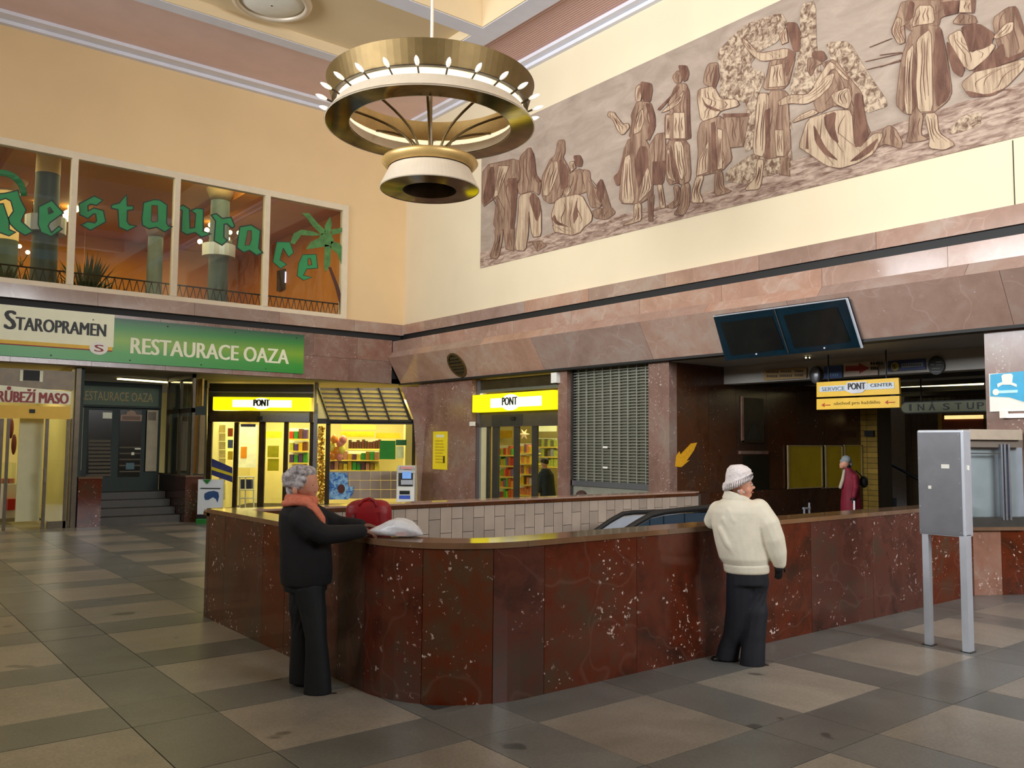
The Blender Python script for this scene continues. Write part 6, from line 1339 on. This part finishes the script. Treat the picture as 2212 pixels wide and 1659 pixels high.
c_ = MB(); q_.loft(c_, [(1830, 1010, 0, 7, 9), (1835, 1020, 0, 13, 15), (1838, 1036, 0, 19, 19), (1838, 1060, 0, 19, 20), (1838, 1085, 0, 21, 22), (1840, 1104, 0, 23, 23), (1841, 1122, 0, 24, 24)]); q_.limb(c_, [(1840, 1030, -.13, 9), (1840, 1052, -.17, 8), (1836, 1070, -.17, 6)]); cpart('coat', c_, .012, M_rc, P3, 'long dark red coat', 2)
c_ = MB(); q_.limb(c_, [(1822, 1016, -.04, 3), (1818, 1036, -.05, 4), (1814, 1052, -.03, 4)]); cpart('scarf', c_, .01, plain('cream_scarf', (190, 176, 156), .8), P3, 'cream scarf end', 1)
gl = MB(); hand(gl, q_.P(1836, 1072, -.17), V(0, 0, -1), -RH, -FH, .15, .8); cpart('glove', gl, .006, M_black, P3, sm=1)
c_ = MB(); q_.limb(c_, [(1832, 1126, 0, 8), (1834, 1168, 0, 6)]); q_.limb(c_, [(1848, 1126, 0, 8), (1850, 1168, 0, 6)]); cpart('trousers', c_, .012, M_navy, P3, sm=1)
for x in (1832, 1848): c_ = MB(); q_.ball(c_, x-4, 1184, 0, 12, 5, 7); cpart('shoe', c_, .01, M_shoe, P3, sm=1)
bag = thing('shoulder_bag', q_.P(1866, 1056, 0), 'black shoulder bag behind the red coat', 'bag')
c_ = MB(); q_.ball(c_, 1866, 1041, .0, 9, 13, 9); cpart('pouch', c_, .012, M_black, bag, sm=2); part('strap', MB().tube([q_.P(1846, 1016, -.05), q_.P(1858, 1028, -.05), q_.P(1864, 1036, -.02)], .012, 6), M_black, bag)
solo('white_cane', MB().tube([q_.P(1835, 1080, -.2), q_.P(1836, 1185, -.2)], .014, 8), plain('cane_white_glow', (246, 246, 246), .4, emit=.15), 'white cane held by the person in the red coat', 'cane')  # white cane with a faint glow added to its colour
# ---- customer behind the right shop door and head above the far parapet
z_ = Fig(18.2); org = z_.P(1180, 1140); org.z = 0; b = MB()
z_.ball(b, 1176, 1000, 0, 8, 10, 9); z_.limb(b, [(1177, 1008, 0, 5), (1179, 1018, 0, 6)]); z_.loft(b, [(1179, 1016, 0, 9, 8), (1180, 1030, 0, 15, 12), (1182, 1060, 0, 14, 12), (1183, 1080, 0, 13, 12)]); z_.limb(b, [(1177, 1078, 0, 7), (1176, 1135, 0, 4)]); z_.limb(b, [(1188, 1078, 0, 7), (1190, 1135, 0, 4)]); z_.limb(b, [(1170, 1024, -.05, 5), (1165, 1048, -.05, 4), (1162, 1066, -.1, 3)])
P4 = person_object('person', b, .014, M_skin, org, 'customer in dark clothes bending behind the right shop door', 2)
c_ = MB(); z_.loft(c_, [(1179, 1012, 0, 9, 9), (1180, 1026, 0, 17, 14), (1183, 1060, 0, 17, 14), (1185, 1086, 0, 18, 14)]); z_.limb(c_, [(1170, 1024, -.05, 7), (1165, 1046, -.05, 6), (1163, 1060, -.1, 5)]); cpart('coat', c_, .014, plain('dark_teal_coat', (24, 36, 40), .7), P4, sm=2)
c_ = MB(); z_.ball(c_, 1177, 997, 0, 9, 9, 10); cpart('hair', c_, .014, M_black, P4, sm=1)
c_ = MB(); z_.limb(c_, [(1178, 1086, 0, 9), (1176, 1136, 0, 6)]); z_.limb(c_, [(1189, 1086, 0, 9), (1190, 1136, 0, 6)]); cpart('trousers', c_, .014, M_jean, P4, sm=1)
hand4 = MB(); hand(hand4, z_.P(1162, 1066, -.1), V(0, 0, -1), -RH, -FH, .15, .6); cpart('hand', hand4, .007, M_skin, P4, sm=1)
v_ = Fig(13.2); org = v_.P(1256, 1200); org.z = 0; b = MB()
v_.ball(b, 1256, 1075, 0, 11, 14, 13); v_.limb(b, [(1256, 1086, 0, 7), (1256, 1098, 0, 8)]); v_.loft(b, [(1256, 1096, 0, 14, 12), (1256, 1112, 0, 28, 16), (1256, 1150, 0, 25, 16), (1256, 1185, 0, 22, 16)])
v_.limb(b, [(1248, 1180, 0, 10), (1247, 1206, 0, 7)]); v_.limb(b, [(1264, 1180, 0, 10), (1265, 1206, 0, 7)])
P5 = person_object('person', b, .014, M_skin, org, 'person sitting beyond the far parapet, only dark hair showing above its coping', 2)
c_ = MB(); v_.ball(c_, 1256, 1071, 0, 13, 12, 14); cpart('hair', c_, .012, plain('dark_auburn_hair', (50, 26, 22), .6), P5, sm=1)
c_ = MB(); v_.loft(c_, [(1256, 1094, 0, 15, 14), (1256, 1110, 0, 32, 20), (1256, 1150, 0, 29, 20), (1256, 1196, 0, 27, 20)]); cpart('coat', c_, .014, plain('dull_red_coat', (104, 34, 30), .7), P5, sm=1)
# ---- bags on the coping
rb = thing('holdall_bag', (3.28, 5.93, BT), 'red holdall bag standing on the marble coping', 'bag')
r_ = Fig(6.48); b = MB()
rows = [(797, 1141, 0, 43, 26), (797, 1136, 0, 47, 30), (797, 1120, 0, 49, 31), (797, 1100, 0, 49, 30), (797, 1086, 0, 46, 27), (798, 1078, 0, 38, 22), (798, 1074, 0, 26, 15)]
def rrect(c, x, y, n=28, e=3.2): return [c+RH*(x*(abs(math.cos(t))**(2/e))*(1 if math.cos(t) > 0 else -1))+FH*(y*(abs(math.sin(t))**(2/e))*(1 if math.sin(t) > 0 else -1)) for t in [2*PI*k/n for k in range(n)]]
b.loft([rrect(r_.P(x, y, d), a*r_.k, c*r_.k) for x, y, d, a, c in rows])
zmin = min(v.z for v in b.v); b.v = [v+V(0, 0, BT-zmin) for v in b.v]; dzb = BT-zmin
M_red = plain('red_nylon', (140, 6, 18), .5, var=.18, scale=10, bmp=.2)
cpart('body', b, .008, M_red, rb, sm=2)
Z = V(0, 0, dzb)
part('handle', MB().tube([r_.P(780, 1086, -.09)+Z, r_.P(786, 1074, -.07)+Z, r_.P(800, 1070, -.05)+Z, r_.P(812, 1074, -.07)+Z, r_.P(818, 1088, -.09)+Z], .010, 8), M_red, rb, smooth=True)
part('zip', MB().tube([r_.P(762, 1079, 0)+Z, r_.P(797, 1073, 0)+Z, r_.P(834, 1079, 0)+Z], .006, 6), M_black, rb)
part('side_pocket', MB().prism([r_.P(x, y, -.102)+Z for x, y in ((770, 1100), (826, 1098), (826, 1132), (770, 1134))], FH*.03), plain('darker_red_nylon', (126, 6, 18), .55, var=.15), rb)
part('tag', MB().prism([r_.P(x, y, -.11)+Z for x, y in ((766, 1104), (771, 1104), (771, 1124), (766, 1124))], FH*.006), plain('grey_strap', (110, 70, 70), .6), rb)
wbg = thing('plastic_bag', (3.25, 5.2, BT), 'crumpled white plastic bag lying on the rounded corner of the coping', 'bag')
t_ = Fig(6.10); b = MB(); rnd = random.Random(11); n = 26; rings = []
prof = [(786, 1158, 2, 4), (792, 1155, 6, 10), (806, 1151, 9, 16), (822, 1148, 13, 22), (838, 1144, 18, 30), (856, 1142, 21, 36), (874, 1143, 21, 38), (892, 1146, 17, 34), (904, 1150, 11, 24), (911, 1154, 5, 12), (914, 1156, 1.5, 4)]
for x, yc, hz, dd in prof:
    c = t_.P(x, yc, 0); rings.append([c+FH*(dd*t_.k*math.cos(a)*(1+.05*math.sin(5*a+x)))+V(0, 0, hz*t_.k*max(-.75, math.sin(a))*(1+.07*math.sin(7*a+x*.3))) for a in [2*PI*k/n for k in range(n)]])
b.loft(rings); zmin = min(v.z for v in b.v); b.v = [V(v.x, v.y, max(v.z-zmin+BT, BT)) for v in b.v]
cpart('bag_body', b, .006, plain('white_plastic_film', (214, 216, 222), .3, var=.07, scale=9, bmp=.6), wbg, sm=1)
part('faded_print', MB().prism([V(*(t_.P(x, y, -.20)))+V(0, 0, 0) for x, y in ((862, 1144), (886, 1143), (884, 1151), (864, 1152))], FH*.01), plain('faded_pink_print', (196, 170, 166), .5), wbg)
part('knot', MB().tube([t_.P(790, 1155, 0), t_.P(783, 1160, -.02), t_.P(788, 1150, .02)], [.016, .02, .006], 8), MATS['white_plastic_film'], wbg, smooth=True)
